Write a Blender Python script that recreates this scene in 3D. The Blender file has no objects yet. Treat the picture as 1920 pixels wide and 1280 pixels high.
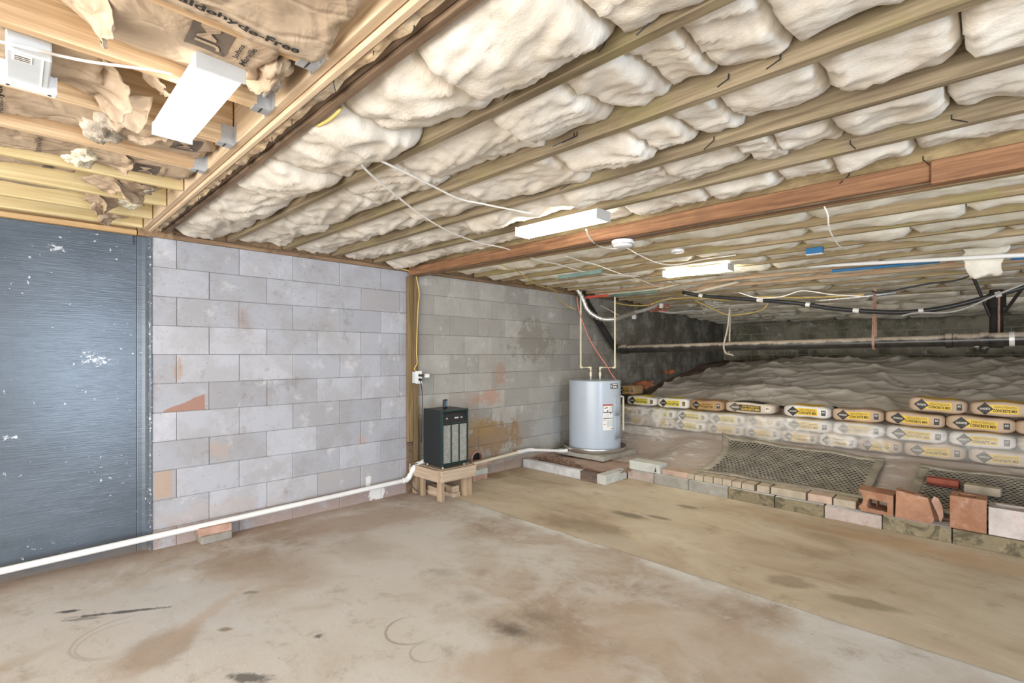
import bpy, math, random
from mathutils import Vector, Matrix, noise as mnoise

random.seed(7)
S = bpy.context.scene
COL = S.collection
PI = math.pi
R2 = math.sqrt(0.5)

# ------------------------------------------------------------------ camera
CAM_H = 1.35
FPX = 935.0
cam_d = bpy.data.cameras.new('camera')
cam_d.sensor_width = 36.0
cam_d.lens = FPX / 1920.0 * 36.0
cam_d.shift_y = 25.0 / 1920.0
cam_d.clip_start = 0.02
cam = bpy.data.objects.new('camera', cam_d)
COL.objects.link(cam)
cam.location = (0, 0, CAM_H)
cam.rotation_euler = (PI / 2, 0, PI / 4)
S.camera = cam
S.view_settings.view_transform = 'Standard'
S.view_settings.look = 'None'
S.view_settings.gamma = 1.0
S.view_settings.use_curve_mapping = False


def P(u, v, X=None, Y=None, Z=None, d=None):
    """Point of the room seen at photo position (u, v) on a known plane of the room."""
    t = (u - 960.0) / FPX
    if X is not None:
        d = X / (R2 * (t - 1))
    elif Y is not None:
        d = Y / (R2 * (t + 1))
    elif Z is not None:
        d = FPX * (Z - CAM_H) / (665.0 - v)
    return Vector((R2 * d * (t - 1), R2 * d * (t + 1), CAM_H + (665.0 - v) * d / FPX))


def n3(x, y=0.0, z=0.0):
    return mnoise.noise(Vector((x, y, z)))


def fbm(x, y, z=0.0, o=3):
    a, s, f = 0.0, 1.0, 1.0
    for _ in range(o):
        a += s * mnoise.noise(Vector((x * f, y * f, z * f + 3.1 * f)))
        s *= 0.5
        f *= 2.1
    return a


def lerp(a, b, t):
    return a + (b - a) * t


def sstep(a, b, x):
    t = max(0.0, min(1.0, (x - a) / (b - a)))
    return t * t * (3 - 2 * t)


def poly_at(pts, x):
    if x <= pts[0][0]:
        return pts[0][1]
    for (x0, y0), (x1, y1) in zip(pts, pts[1:]):
        if x <= x1:
            return lerp(y0, y1, (x - x0) / (x1 - x0))
    return pts[-1][1]


def smooth(path, n=6):
    """Catmull-Rom through the points."""
    p = [Vector(q) for q in path]
    if len(p) < 3:
        return p
    p = [p[0] * 2 - p[1]] + p + [p[-1] * 2 - p[-2]]
    out = []
    for i in range(1, len(p) - 2):
        a, b, c, d = p[i - 1], p[i], p[i + 1], p[i + 2]
        for k in range(n):
            t = k / n
            out.append(0.5 * ((2 * b) + (c - a) * t + (2 * a - 5 * b + 4 * c - d) * t * t + (3 * b - a - 3 * c + d) * t ** 3))
    out.append(p[-2])
    return out


# ------------------------------------------------------------------ mesh builder
class MB:
    def __init__(self):
        self.v = []
        self.f = []
        self.m = []
        self.mi = 0

    def add(self, vs, fs):
        b = len(self.v)
        self.v += [Vector(q) for q in vs]
        self.f += [tuple(b + i for i in q) for q in fs]
        self.m += [self.mi] * len(fs)
        return self

    def box(self, x0, x1, y0, y1, z0, z1):
        return self.add([(x0, y0, z0), (x1, y0, z0), (x1, y1, z0), (x0, y1, z0), (x0, y0, z1), (x1, y0, z1), (x1, y1, z1), (x0, y1, z1)],
                        [(0, 3, 2, 1), (4, 5, 6, 7), (0, 1, 5, 4), (1, 2, 6, 5), (2, 3, 7, 6), (3, 0, 4, 7)])

    def obox(self, c, size, M):
        c = Vector(c)
        h = [q / 2 for q in size]
        vs = [c + M @ Vector((sx * h[0], sy * h[1], sz * h[2])) for sx, sy, sz in
              [(-1, -1, -1), (1, -1, -1), (1, 1, -1), (-1, 1, -1), (-1, -1, 1), (1, -1, 1), (1, 1, 1), (-1, 1, 1)]]
        return self.add(vs, [(0, 3, 2, 1), (4, 5, 6, 7), (0, 1, 5, 4), (1, 2, 6, 5), (2, 3, 7, 6), (3, 0, 4, 7)])

    def tube(self, path, r, n=8, caps=True):
        p = [Vector(q) for q in path]
        rr = r if isinstance(r, (list, tuple)) else [r] * len(p)
        vs, fs = [], []
        up = None
        for i, q in enumerate(p):
            t = (p[min(i + 1, len(p) - 1)] - p[max(i - 1, 0)]).normalized()
            if up is None:
                up = Vector((0, 0, 1)) if abs(t.z) < 0.9 else Vector((1, 0, 0))
            a = (up - t * up.dot(t)).normalized()
            up = a
            b = t.cross(a)
            for k in range(n):
                w = 2 * PI * k / n
                vs.append(q + (a * math.cos(w) + b * math.sin(w)) * rr[i])
        for i in range(len(p) - 1):
            for k in range(n):
                k2 = (k + 1) % n
                fs.append((i * n + k, i * n + k2, (i + 1) * n + k2, (i + 1) * n + k))
        if caps:
            fs.append(tuple(range(n - 1, -1, -1)))
            fs.append(tuple((len(p) - 1) * n + k for k in range(n)))
        return self.add(vs, fs)

    def lathe(self, prof, c=(0, 0, 0), n=32, cap0=True, cap1=True):
        c = Vector(c)
        vs, fs = [], []
        for r, z in prof:
            for k in range(n):
                w = 2 * PI * k / n
                vs.append(c + Vector((r * math.cos(w), r * math.sin(w), z)))
        for i in range(len(prof) - 1):
            for k in range(n):
                k2 = (k + 1) % n
                fs.append((i * n + k, i * n + k2, (i + 1) * n + k2, (i + 1) * n + k))
        if cap0:
            fs.append(tuple(range(n - 1, -1, -1)))
        if cap1:
            fs.append(tuple((len(prof) - 1) * n + k for k in range(n)))
        return self.add(vs, fs)

    def grid(self, nx, ny, fn, flip=False, skip=None):
        vs = [fn(i / nx, j / ny) for j in range(ny + 1) for i in range(nx + 1)]
        fs = []
        for j in range(ny):
            for i in range(nx):
                if skip and skip(i / nx, j / ny):
                    continue
                q = (j * (nx + 1) + i, j * (nx + 1) + i + 1, (j + 1) * (nx + 1) + i + 1, (j + 1) * (nx + 1) + i)
                fs.append(q[::-1] if flip else q)
        return self.add(vs, fs)

    def prism(self, poly, ax, a0, a1):
        """poly in the two other axes (cyclic order), extruded along ax 0/1/2."""
        def mk(p, a):
            q = [0, 0, 0]
            q[ax] = a
            q[(ax + 1) % 3] = p[0]
            q[(ax + 2) % 3] = p[1]
            return q
        n = len(poly)
        vs = [mk(p, a0) for p in poly] + [mk(p, a1) for p in poly]
        fs = [tuple(range(n - 1, -1, -1)), tuple(range(n, 2 * n))]
        for i in range(n):
            j = (i + 1) % n
            fs.append((i, j, n + j, n + i))
        return self.add(vs, fs)

    def build(self, name, mat, parent=None, loc=None, smooth_=False, bevel=0.0, seg=2, center=None, solid=0.0):
        """center: 'c' = origin moved to the middle of the bottom of the mesh."""
        vs = self.v
        if center:
            xs = [q.x for q in vs]; ys = [q.y for q in vs]; zs = [q.z for q in vs]
            loc = Vector(((min(xs) + max(xs)) / 2, (min(ys) + max(ys)) / 2, min(zs)))
            vs = [q - loc for q in vs]
        me = bpy.data.meshes.new(name)
        me.from_pydata([tuple(q) for q in vs], [], self.f)
        mats = mat if isinstance(mat, (list, tuple)) else [mat]
        for m in mats:
            me.materials.append(m)
        if len(mats) > 1:
            me.polygons.foreach_set('material_index', self.m)
        if smooth_:
            me.polygons.foreach_set('use_smooth', [True] * len(me.polygons))
        me.update()
        o = bpy.data.objects.new(name, me)
        COL.objects.link(o)
        if loc is not None:
            o.location = loc
        if parent is not None:
            o.parent = parent
        if solid:
            md = o.modifiers.new('solidify', 'SOLIDIFY')
            md.thickness = solid
            md.offset = 0
        if bevel:
            md = o.modifiers.new('bevel', 'BEVEL')
            md.width = bevel
            md.segments = seg
            md.limit_method = 'ANGLE'
            md.angle_limit = 0.7
        if smooth_ == 'auto' or (smooth_ and (bevel or smooth_ == 'edge')):
            md = o.modifiers.new('split', 'EDGE_SPLIT')
            md.split_angle = 0.7
        return o


def tag(o, label, cat, group=None, kind=None):
    o['label'] = label
    o['category'] = cat
    if group:
        o['group'] = group
    if kind:
        o['kind'] = kind
    return o


def thing(name, label, cat, loc=(0, 0, 0), rz=0.0, group=None):
    o = bpy.data.objects.new(name, None)
    o.empty_display_size = 0.1
    COL.objects.link(o)
    o.location = loc
    o.rotation_euler = (0, 0, rz)
    return tag(o, label, cat, group)


def struct(o):
    o['kind'] = 'structure'
    return o


def copy_tree(root):
    c = root.copy()
    COL.objects.link(c)
    for ch in list(root.children):
        d = ch.copy()
        COL.objects.link(d)
        d.parent = c
        for g in list(ch.children):
            e = g.copy()
            COL.objects.link(e)
            e.parent = d
    return c


ORD = ['zeroth', 'first', 'second', 'third', 'fourth', 'fifth', 'sixth', 'seventh', 'eighth', 'ninth', 'tenth', 'eleventh', 'twelfth',
       'thirteenth', 'fourteenth', 'fifteenth', 'sixteenth', 'seventeenth', 'eighteenth', 'nineteenth', 'twentieth', 'twenty-first',
       'twenty-second', 'twenty-third', 'twenty-fourth', 'twenty-fifth']

_txt = {}


def text_geo(body, size=1.0, bold=0.0):
    """2D outline text as vertices and faces, origin at the centre of its box, unit height = size."""
    key = (body, bold)
    if key not in _txt:
        cu = bpy.data.curves.new('txt', 'FONT')
        cu.body = body
        cu.size = 1.0
        cu.offset = bold
        cu.resolution_u = 3
        o = bpy.data.objects.new('txt', cu)
        COL.objects.link(o)
        dg = bpy.context.evaluated_depsgraph_get()
        dg.update()
        me = bpy.data.meshes.new_from_object(o.evaluated_get(dg))
        vs = [(q.co.x, q.co.y) for q in me.vertices]
        fs = [tuple(p.vertices) for p in me.polygons]
        bpy.data.objects.remove(o)
        bpy.data.curves.remove(cu)
        bpy.data.meshes.remove(me)
        x0 = min(q[0] for q in vs); x1 = max(q[0] for q in vs)
        y0 = min(q[1] for q in vs); y1 = max(q[1] for q in vs)
        vs = [(q[0] - (x0 + x1) / 2, q[1] - (y0 + y1) / 2) for q in vs]
        _txt[key] = (vs, fs, x1 - x0, y1 - y0)
    return _txt[key]


def text_fit(body, w, h, bold=0.0):
    """text scaled into a w x h box"""
    vs, fs, tw, th = text_geo(body, 1.0, bold)
    return [(x * w / tw, y * h / th) for x, y in vs], fs


# ------------------------------------------------------------------ materials
class NT:
    def __init__(self, name):
        self.mat = bpy.data.materials.new(name)
        self.mat.use_nodes = True
        self.t = self.mat.node_tree
        self.t.nodes.clear()
        self.out = self.t.nodes.new('ShaderNodeOutputMaterial')
        self._co = None

    def n(self, typ, **kw):
        q = self.t.nodes.new(typ)
        for k, v in kw.items():
            setattr(q, k, v)
        return q

    def link(self, a, b):
        self.t.links.new(a, b)

    def put(self, sock, v):
        if v is None:
            return
        if hasattr(v, 'links'):
            self.link(v, sock)
        else:
            if sock.type == 'RGBA' and len(v) == 3:
                v = (v[0], v[1], v[2], 1)
            sock.default_value = v

    def coord(self, kind='Object'):
        return self.n('ShaderNodeTexCoord').outputs[kind]

    def xyz(self, v):
        s = self.n('ShaderNodeSeparateXYZ')
        self.link(v, s.inputs[0])
        return s.outputs[0], s.outputs[1], s.outputs[2]

    def comb(self, x, y, z=0.0):
        c = self.n('ShaderNodeCombineXYZ')
        for i, q in enumerate((x, y, z)):
            self.put(c.inputs[i], q)
        return c.outputs[0]

    def map(self, v, scale=(1, 1, 1), loc=(0, 0, 0), rnd=False, rot=(0, 0, 0)):
        m = self.n('ShaderNodeMapping')
        self.link(v, m.inputs['Vector'])
        m.inputs['Scale'].default_value = scale
        m.inputs['Location'].default_value = loc
        m.inputs['Rotation'].default_value = rot
        if rnd:
            oi = self.n('ShaderNodeObjectInfo')
            r = self.math('MULTIPLY', oi.outputs['Random'], 37.0)
            self.link(self.comb(r, r, r), m.inputs['Location'])
        return m.outputs[0]

    def noise(self, v, scale=5.0, detail=4.0, rough=0.55, dist=0.0):
        q = self.n('ShaderNodeTexNoise')
        self.put(q.inputs['Vector'], v)
        q.inputs['Scale'].default_value = scale
        q.inputs['Detail'].default_value = detail
        q.inputs['Roughness'].default_value = rough
        q.inputs['Distortion'].default_value = dist
        return q.outputs['Fac']

    def voro(self, v, scale=5.0, feature='F1', out='Distance'):
        q = self.n('ShaderNodeTexVoronoi', feature=feature)
        self.put(q.inputs['Vector'], v)
        q.inputs['Scale'].default_value = scale
        return q.outputs[out]

    def math(self, op, a, b=None, c=None, clamp=False):
        q = self.n('ShaderNodeMath', operation=op)
        q.use_clamp = clamp
        self.put(q.inputs[0], a)
        self.put(q.inputs[1], b)
        if c is not None:
            self.put(q.inputs[2], c)
        return q.outputs[0]

    def ss(self, x, a, b):
        q = self.n('ShaderNodeMapRange', interpolation_type='SMOOTHSTEP')
        self.put(q.inputs['Value'], x)
        q.inputs['From Min'].default_value = a
        q.inputs['From Max'].default_value = b
        return q.outputs[0]

    def ramp(self, fac, stops):
        q = self.n('ShaderNodeValToRGB')
        self.link(fac, q.inputs[0])
        e = q.color_ramp.elements
        while len(e) < len(stops):
            e.new(0.5)
        for i, (p, c) in enumerate(stops):
            e[i].position = p
            if not hasattr(c, '__len__'):
                c = (c, c, c)
            e[i].color = (c[0], c[1], c[2], 1)
        return q.outputs[0]

    def mix(self, fac, a, b, mode='MIX'):
        q = self.n('ShaderNodeMix', data_type='RGBA', blend_type=mode)
        self.put(q.inputs[0], fac)
        self.put(q.inputs[6], a)
        self.put(q.inputs[7], b)
        return q.outputs[2]

    def bump(self, h, strength=0.3, dist=0.01, normal=None):
        q = self.n('ShaderNodeBump')
        q.inputs['Strength'].default_value = strength
        q.inputs['Distance'].default_value = dist
        self.link(h, q.inputs['Height'])
        if normal is not None:
            self.link(normal, q.inputs['Normal'])
        return q.outputs[0]

    def bsdf(self, color, rough=0.6, metal=0.0, normal=None, spec=0.5, alpha=None, coat=0.0, sheen=0.0, emit=None, es=0.0, trans=0.0, finish=True):
        q = self.n('ShaderNodeBsdfPrincipled')
        self.put(q.inputs['Base Color'], color)
        self.put(q.inputs['Roughness'], rough)
        self.put(q.inputs['Metallic'], metal)
        q.inputs['Specular IOR Level'].default_value = spec
        if normal is not None:
            self.link(normal, q.inputs['Normal'])
        if alpha is not None:
            self.put(q.inputs['Alpha'], alpha)
        if coat:
            q.inputs['Coat Weight'].default_value = coat
        if emit is not None:
            self.put(q.inputs['Emission Color'], emit)
            q.inputs['Emission Strength'].default_value = es
        if trans:
            q.inputs['Transmission Weight'].default_value = trans
        if finish:
            self.link(q.outputs[0], self.out.inputs[0])
        return q.outputs[0]


def M_plain(name, c, rough=0.5, metal=0.0, var=0.12, scale=12.0, bump=0.0, spec=0.5, coat=0.0):
    t = NT(name)
    v = t.map(t.coord(), rnd=True)
    f = t.noise(v, scale, 4)
    d = tuple(max(0, q * (1 - var)) for q in c)
    e = tuple(min(1, q * (1 + var)) for q in c)
    col = t.ramp(f, [(0.3, d), (0.7, e)])
    nm = t.bump(t.noise(v, scale * 6, 3), bump, 0.004) if bump else None
    t.bsdf(col, rough, metal, nm, spec, coat=coat)
    return t.mat


def M_wood(name, dark, light, axis=0, rough=0.7, grain=1.0, dirt=None, dirt_amt=0.5, along=1.2, across=26.0, sp=0.3):
    """board with grain running along the axis"""
    t = NT(name)
    sc = [across] * 3
    sc[axis] = along
    co = t.coord()
    v = t.map(co, tuple(sc), rnd=True)
    f = t.noise(v, 1.0, 6, 0.62, 0.8)
    f2 = t.noise(v, 3.2, 4, 0.6, 0.2)
    g = t.math('ADD', t.math('MULTIPLY', f, 0.65), t.math('MULTIPLY', f2, 0.35))
    w = 0.5
    col = t.ramp(g, [(0.5 - 0.17 / grain, dark), (0.5, tuple(lerp(a, b, w) for a, b in zip(dark, light))), (0.5 + 0.14 / grain, light)])
    if dirt is not None:
        dm = t.noise(t.map(co, rnd=True), 3.5, 6, 0.7)
        col = t.mix(t.math('MULTIPLY', t.ss(dm, 0.45, 0.68), dirt_amt), col, dirt)
    nm = t.bump(g, 0.35, 0.004)
    t.bsdf(col, rough, 0, nm, sp)
    return t.mat


M = {}
M['new_x'] = M_wood('new pine along x', (0.47, 0.33, 0.20), (0.74, 0.58, 0.40), 0)
M['new_y'] = M_wood('new pine along y', (0.43, 0.26, 0.13), (0.74, 0.55, 0.34), 1, grain=1.3, along=0.9, across=30)
M['yellow_y'] = M_wood('yellow pine along y', (0.50, 0.37, 0.16), (0.78, 0.64, 0.36), 1, along=0.9, across=30)
M['old_x'] = M_wood('old joist wood', (0.13, 0.095, 0.055), (0.33, 0.26, 0.165), 0, grain=1.3, dirt=(0.25, 0.215, 0.09), dirt_amt=0.5)
M['old_far'] = M_wood('old joist wood mossy', (0.22, 0.155, 0.08), (0.46, 0.35, 0.205), 0, grain=1.3, dirt=(0.34, 0.305, 0.11), dirt_amt=0.6)
M['tan_x'] = M_wood('tan joist wood', (0.42, 0.28, 0.16), (0.62, 0.44, 0.28), 0)
M['red_x'] = M_wood('reddish beam wood', (0.15, 0.068, 0.032), (0.35, 0.18, 0.09), 0, grain=1.4, dirt=(0.12, 0.07, 0.04), dirt_amt=0.35)
M['fuzzy_x'] = M_wood('fuzzy dusty joist wood', (0.20, 0.14, 0.07), (0.42, 0.31, 0.16), 0, dirt=(0.46, 0.38, 0.2), dirt_amt=0.5, along=9, across=30)
M['dark_x'] = M_wood('dark old girder wood', (0.085, 0.052, 0.03), (0.27, 0.18, 0.11), 0, dirt=(0.06, 0.04, 0.025), dirt_amt=0.5)
M['brown_x'] = M_wood('brown sill wood', (0.20, 0.12, 0.06), (0.42, 0.28, 0.16), 0)
M['sill_y'] = M_wood('sill plate wood', (0.17, 0.10, 0.055), (0.38, 0.25, 0.145), 1, dirt=(0.09, 0.06, 0.04), dirt_amt=0.6)
M['rim_y'] = M_wood('orange rim wood', (0.42, 0.24, 0.10), (0.72, 0.50, 0.26), 1)
M['post_z'] = M_wood('treated post wood', (0.12, 0.075, 0.032), (0.31, 0.215, 0.11), 2)
M['ply'] = M_wood('plywood deck', (0.30, 0.23, 0.14), (0.42, 0.34, 0.22), 0)
M['bench_y'] = M_wood('bench lumber along y', (0.36, 0.265, 0.18), (0.58, 0.465, 0.35), 1)
M['bench_x'] = M_wood('bench lumber along x', (0.36, 0.265, 0.18), (0.58, 0.465, 0.35), 0)
M['bench_z'] = M_wood('bench lumber upright', (0.27, 0.18, 0.11), (0.50, 0.38, 0.26), 2)
M['steel'] = M_plain('galvanised steel', (0.52, 0.52, 0.51), 0.45, 0.6, 0.2, 20)
M['white_metal'] = M_plain('white enamel', (0.82, 0.82, 0.80), 0.4, 0, 0.03)
M['white_plastic'] = M_plain('white plastic', (0.86, 0.86, 0.85), 0.35, 0, 0.03)
M['grey_plastic'] = M_plain('light grey plastic', (0.60, 0.63, 0.64), 0.45, 0, 0.04)
M['lamp_cap_shaded'] = M_plain('shaded white lamp cap', (0.48, 0.47, 0.44), 0.5, 0, 0.04)  # white end cap, its colour darkened to read as unlit
M['pvc'] = M_plain('white pvc', (0.84, 0.84, 0.82), 0.3, 0, 0.05, 4)
M['pvc_dusty'] = M_plain('dusty cream pvc', (0.74, 0.66, 0.52), 0.4, 0, 0.12, 5)
M['cpvc'] = M_plain('cream cpvc', (0.80, 0.73, 0.52), 0.35, 0, 0.05, 5)
M['cable_white'] = M_plain('white cable', (0.78, 0.74, 0.66), 0.45, 0, 0.08)
M['cable_yellow'] = M_plain('yellow cable', (0.66, 0.48, 0.14), 0.45, 0, 0.1)
M['cable_grey'] = M_plain('grey cable', (0.34, 0.32, 0.29), 0.5, 0, 0.1)
M['cable_black'] = M_plain('black cable', (0.02, 0.02, 0.022), 0.45, 0, 0.2)
M['cable_red'] = M_plain('red cable', (0.62, 0.19, 0.14), 0.45, 0, 0.1)
M['cable_blue'] = M_plain('blue grey cable', (0.16, 0.28, 0.36), 0.45, 0, 0.1)
M['wire_dark'] = M_plain('dark wire', (0.035, 0.032, 0.03), 0.5, 0.4, 0.2)
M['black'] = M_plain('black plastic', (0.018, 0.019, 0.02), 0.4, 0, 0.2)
M['ink'] = M_plain('black ink', (0.025, 0.022, 0.02), 0.6, 0, 0.2)
M['grey_ink'] = M_plain('grey brown ink', (0.13, 0.10, 0.075), 0.6, 0, 0.2)
M['blue'] = M_plain('blue plastic', (0.02, 0.16, 0.36), 0.4, 0, 0.1)
M['teal'] = M_plain('dull teal', (0.11, 0.17, 0.145), 0.7, 0, 0.2, 6)
M['red'] = M_plain('red paint', (0.45, 0.07, 0.05), 0.5, 0, 0.2)
M['tank'] = M_plain('blue grey tank enamel', (0.47, 0.53, 0.61), 0.28, 0, 0.02, 3, spec=0.5)
M['paper_white'] = M_plain('white label paper', (0.84, 0.83, 0.80), 0.55, 0, 0.03)
M['alum'] = M_plain('aluminium pan', (0.62, 0.60, 0.57), 0.32, 0.9, 0.15, 14)
M['foil'] = M_plain('silver foil', (0.68, 0.67, 0.64), 0.3, 0.85, 0.2, 30, bump=0.6)
M['tape'] = M_plain('pale duct tape', (0.70, 0.68, 0.64), 0.4, 0.2, 0.15, 30, bump=0.3)
M['strap'] = M_plain('rusty perforated strap', (0.34, 0.20, 0.14), 0.6, 0.3, 0.25, 40)
M['rope'] = M_plain('dusty rope', (0.50, 0.43, 0.34), 0.9, 0, 0.2, 40, bump=0.5)
M['dehum'] = M_plain('dark green black metal', (0.010, 0.013, 0.014), 0.45, 0.0, 0.15, 4, spec=0.5)
M['dehum_dark'] = M_plain('black recess', (0.012, 0.016, 0.016), 0.5, 0, 0.2)
M['teal_trim'] = M_plain('deep teal trim', (0.007, 0.026, 0.024), 0.35, 0, 0.1)
M['rubber'] = M_plain('dusty rubber mat', (0.32, 0.285, 0.22), 0.8, 0, 0.3, 6, bump=0.2)
M['clod'] = M_plain('red clay clod', (0.36, 0.12, 0.055), 0.95, 0, 0.35, 16, bump=0.8)
M['rubble'] = M_plain('leaf litter chips', (0.22, 0.13, 0.09), 0.9, 0, 0.55, 60, bump=0.6)
M['brick'] = M_plain('red brick', (0.30, 0.08, 0.045), 0.85, 0, 0.25, 12, bump=0.4)
M['brick_dusty'] = M_plain('dusty brick', (0.46, 0.29, 0.22), 0.9, 0, 0.3, 9, bump=0.4)
M['paver_tan'] = M_plain('tan paver', (0.42, 0.35, 0.26), 0.9, 0, 0.2, 10, bump=0.35)
M['paver_pink'] = M_plain('pink brown paver', (0.47, 0.34, 0.26), 0.9, 0, 0.2, 10, bump=0.35)
M['fibre_tuft'] = M_plain('grey brown fibre', (0.46, 0.40, 0.32), 1.0, 0, 0.3, 22, bump=0.8)
M['fibre_pale'] = M_plain('pale fibre', (0.70, 0.64, 0.48), 1.0, 0, 0.2, 22, bump=0.8)


def M_concrete(name, c, spots, amt=0.5, moss=None):
    t = NT(name)
    v = t.map(t.coord(), rnd=True)
    f = t.noise(v, 5, 6, 0.7)
    col = t.ramp(f, [(0.3, tuple(q * 0.72 for q in c)), (0.7, tuple(min(1, q * 1.18) for q in c))])
    g = t.noise(v, 14, 5, 0.7)
    col = t.mix(t.math('MULTIPLY', t.ss(g, 0.5, 0.7), amt), col, spots)
    if moss:
        h = t.noise(v, 6.5, 6, 0.75, 0.6)
        col = t.mix(t.math('MULTIPLY', t.ss(h, 0.47, 0.6), 0.8), col, moss)
    nm = t.bump(t.noise(v, 60, 4), 0.4, 0.004)
    t.bsdf(col, 0.9, 0, nm, 0.3)
    return t.mat


M['terracotta'] = M_concrete('orange terracotta tile', (0.38, 0.20, 0.12), (0.50, 0.36, 0.27), 0.6, (0.30, 0.135, 0.075))
M['curb_pale'] = M_concrete('pale painted block', (0.60, 0.60, 0.60), (0.48, 0.42, 0.36))
M['curb_grey'] = M_concrete('grey block', (0.33, 0.31, 0.27), (0.22, 0.2, 0.17))
M['curb_pink'] = M_concrete('pinkish block', (0.46, 0.38, 0.33), (0.30, 0.2, 0.15), 0.6)
M['curb_moss'] = M_concrete('mossy block', (0.25, 0.205, 0.125), (0.36, 0.31, 0.22), 0.5, (0.075, 0.065, 0.04))
M['curb_wood'] = M_wood('dark weathered wood block', (0.07, 0.05, 0.04), (0.24, 0.17, 0.13), 0, across=20)
M['block_white'] = M_concrete('clean pale block', (0.56, 0.57, 0.52), (0.45, 0.44, 0.4), 0.3)
M['block_pink'] = M_concrete('pink grey block', (0.56, 0.50, 0.46), (0.45, 0.20, 0.16), 0.3)
M['slab'] = M_concrete('grey paver slab', (0.38, 0.36, 0.31), (0.28, 0.25, 0.2), 0.4)
M['iron'] = M_concrete('dusty cast iron', (0.03, 0.028, 0.026), (0.012, 0.011, 0.01), 0.5)


def m_dusty_iron():
    t = NT('dust topped cast iron')
    geo = t.n('ShaderNodeNewGeometry')
    _, _, nz = t.xyz(geo.outputs['Normal'])
    v = t.map(t.coord(), rnd=True)
    f = t.noise(v, 9, 6, 0.7)
    m = t.ss(t.math('ADD', nz, t.math('MULTIPLY', t.math('SUBTRACT', f, 0.5), 0.9)), 0.1, 0.55)
    col = t.mix(m, t.ramp(f, [(0.3, (0.012, 0.011, 0.01)), (0.75, (0.05, 0.045, 0.04))]), t.ramp(f, [(0.3, (0.30, 0.24, 0.18)), (0.7, (0.50, 0.43, 0.34))]))
    t.bsdf(col, t.math('ADD', t.math('MULTIPLY', m, 0.5), 0.32), 0, t.bump(f, 0.2, 0.004), 0.5)
    return t.mat


M['iron_dusty'] = m_dusty_iron()


def m_fibre(name, a, b, stain):
    t = NT(name)
    co = t.coord()
    v = t.map(co, rnd=True)
    f = t.noise(v, 6, 5, 0.6, 0.6)
    g = t.noise(t.map(co, (1, 2.2, 1), rnd=True), 26, 6, 0.75, 1.2)
    col = t.ramp(f, [(0.32, a), (0.66, b)])
    s = t.noise(v, 2.3, 3, 0.5)
    col = t.mix(t.math('MULTIPLY', t.ss(s, 0.52, 0.72), 0.35), col, stain)
    h = t.math('ADD', t.math('MULTIPLY', g, 0.5), f)
    t.bsdf(col, 0.95, 0, t.bump(h, 0.6, 0.010), 0.15)
    return t.mat


M['fibre'] = m_fibre('white fibreglass', (0.55, 0.49, 0.405), (0.72, 0.675, 0.595), (0.60, 0.49, 0.35))
M['fibre_far'] = m_fibre('dusty white fibreglass', (0.66, 0.61, 0.49), (0.86, 0.82, 0.71), (0.56, 0.50, 0.32))


def m_kraft():
    t = NT('brown kraft paper')
    co = t.coord()
    v = t.map(co, rnd=True)
    f = t.noise(v, 4, 5, 0.6)
    col = t.ramp(f, [(0.3, (0.36, 0.262, 0.172)), (0.7, (0.52, 0.40, 0.28))])
    w = t.voro(t.map(co, (1.4, 0.8, 1), rnd=True), 7, 'DISTANCE_TO_EDGE')
    cr = t.ss(w, 0.0, 0.12)
    nm = t.bump(t.math('ADD', t.math('MULTIPLY', cr, 0.25), t.noise(v, 9, 3, 0.5, 1.0)), 0.6, 0.02)
    t.bsdf(col, 0.55, 0, nm, 0.35)
    return t.mat


M['kraft'] = m_kraft()

# ------------------------------------------------------------------ the shell
XW = -4.19            # face of the block wall
XB = -4.245           # face of the blue parged wall
YB = 10.36            # back wall
YN, XR = -2.9, 3.8    # added-opening side and door side, behind the camera


def zc(x, y=0.0):
    """underside of the joists"""
    return 2.20 - 0.010 * (x + 4.19) - 0.036 * max(0.0, y - 5.4)


def blob(t, x, y, cx, cy, rx, ry, rot, wob, a=1.0, b=0.55):
    """soft-edged ragged patch mask around (cx, cy)"""
    c, s = math.cos(rot), math.sin(rot)
    dx = t.math('SUBTRACT', x, cx)
    dy = t.math('SUBTRACT', y, cy)
    p = t.math('ADD', t.math('MULTIPLY', dx, c / rx), t.math('MULTIPLY', dy, s / rx))
    q = t.math('ADD', t.math('MULTIPLY', dx, -s / ry), t.math('MULTIPLY', dy, c / ry))
    r = t.math('SQRT', t.math('ADD', t.math('MULTIPLY', p, p), t.math('MULTIPLY', q, q)))
    r = t.math('ADD', r, wob)
    return t.ss(r, a, b)


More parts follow.
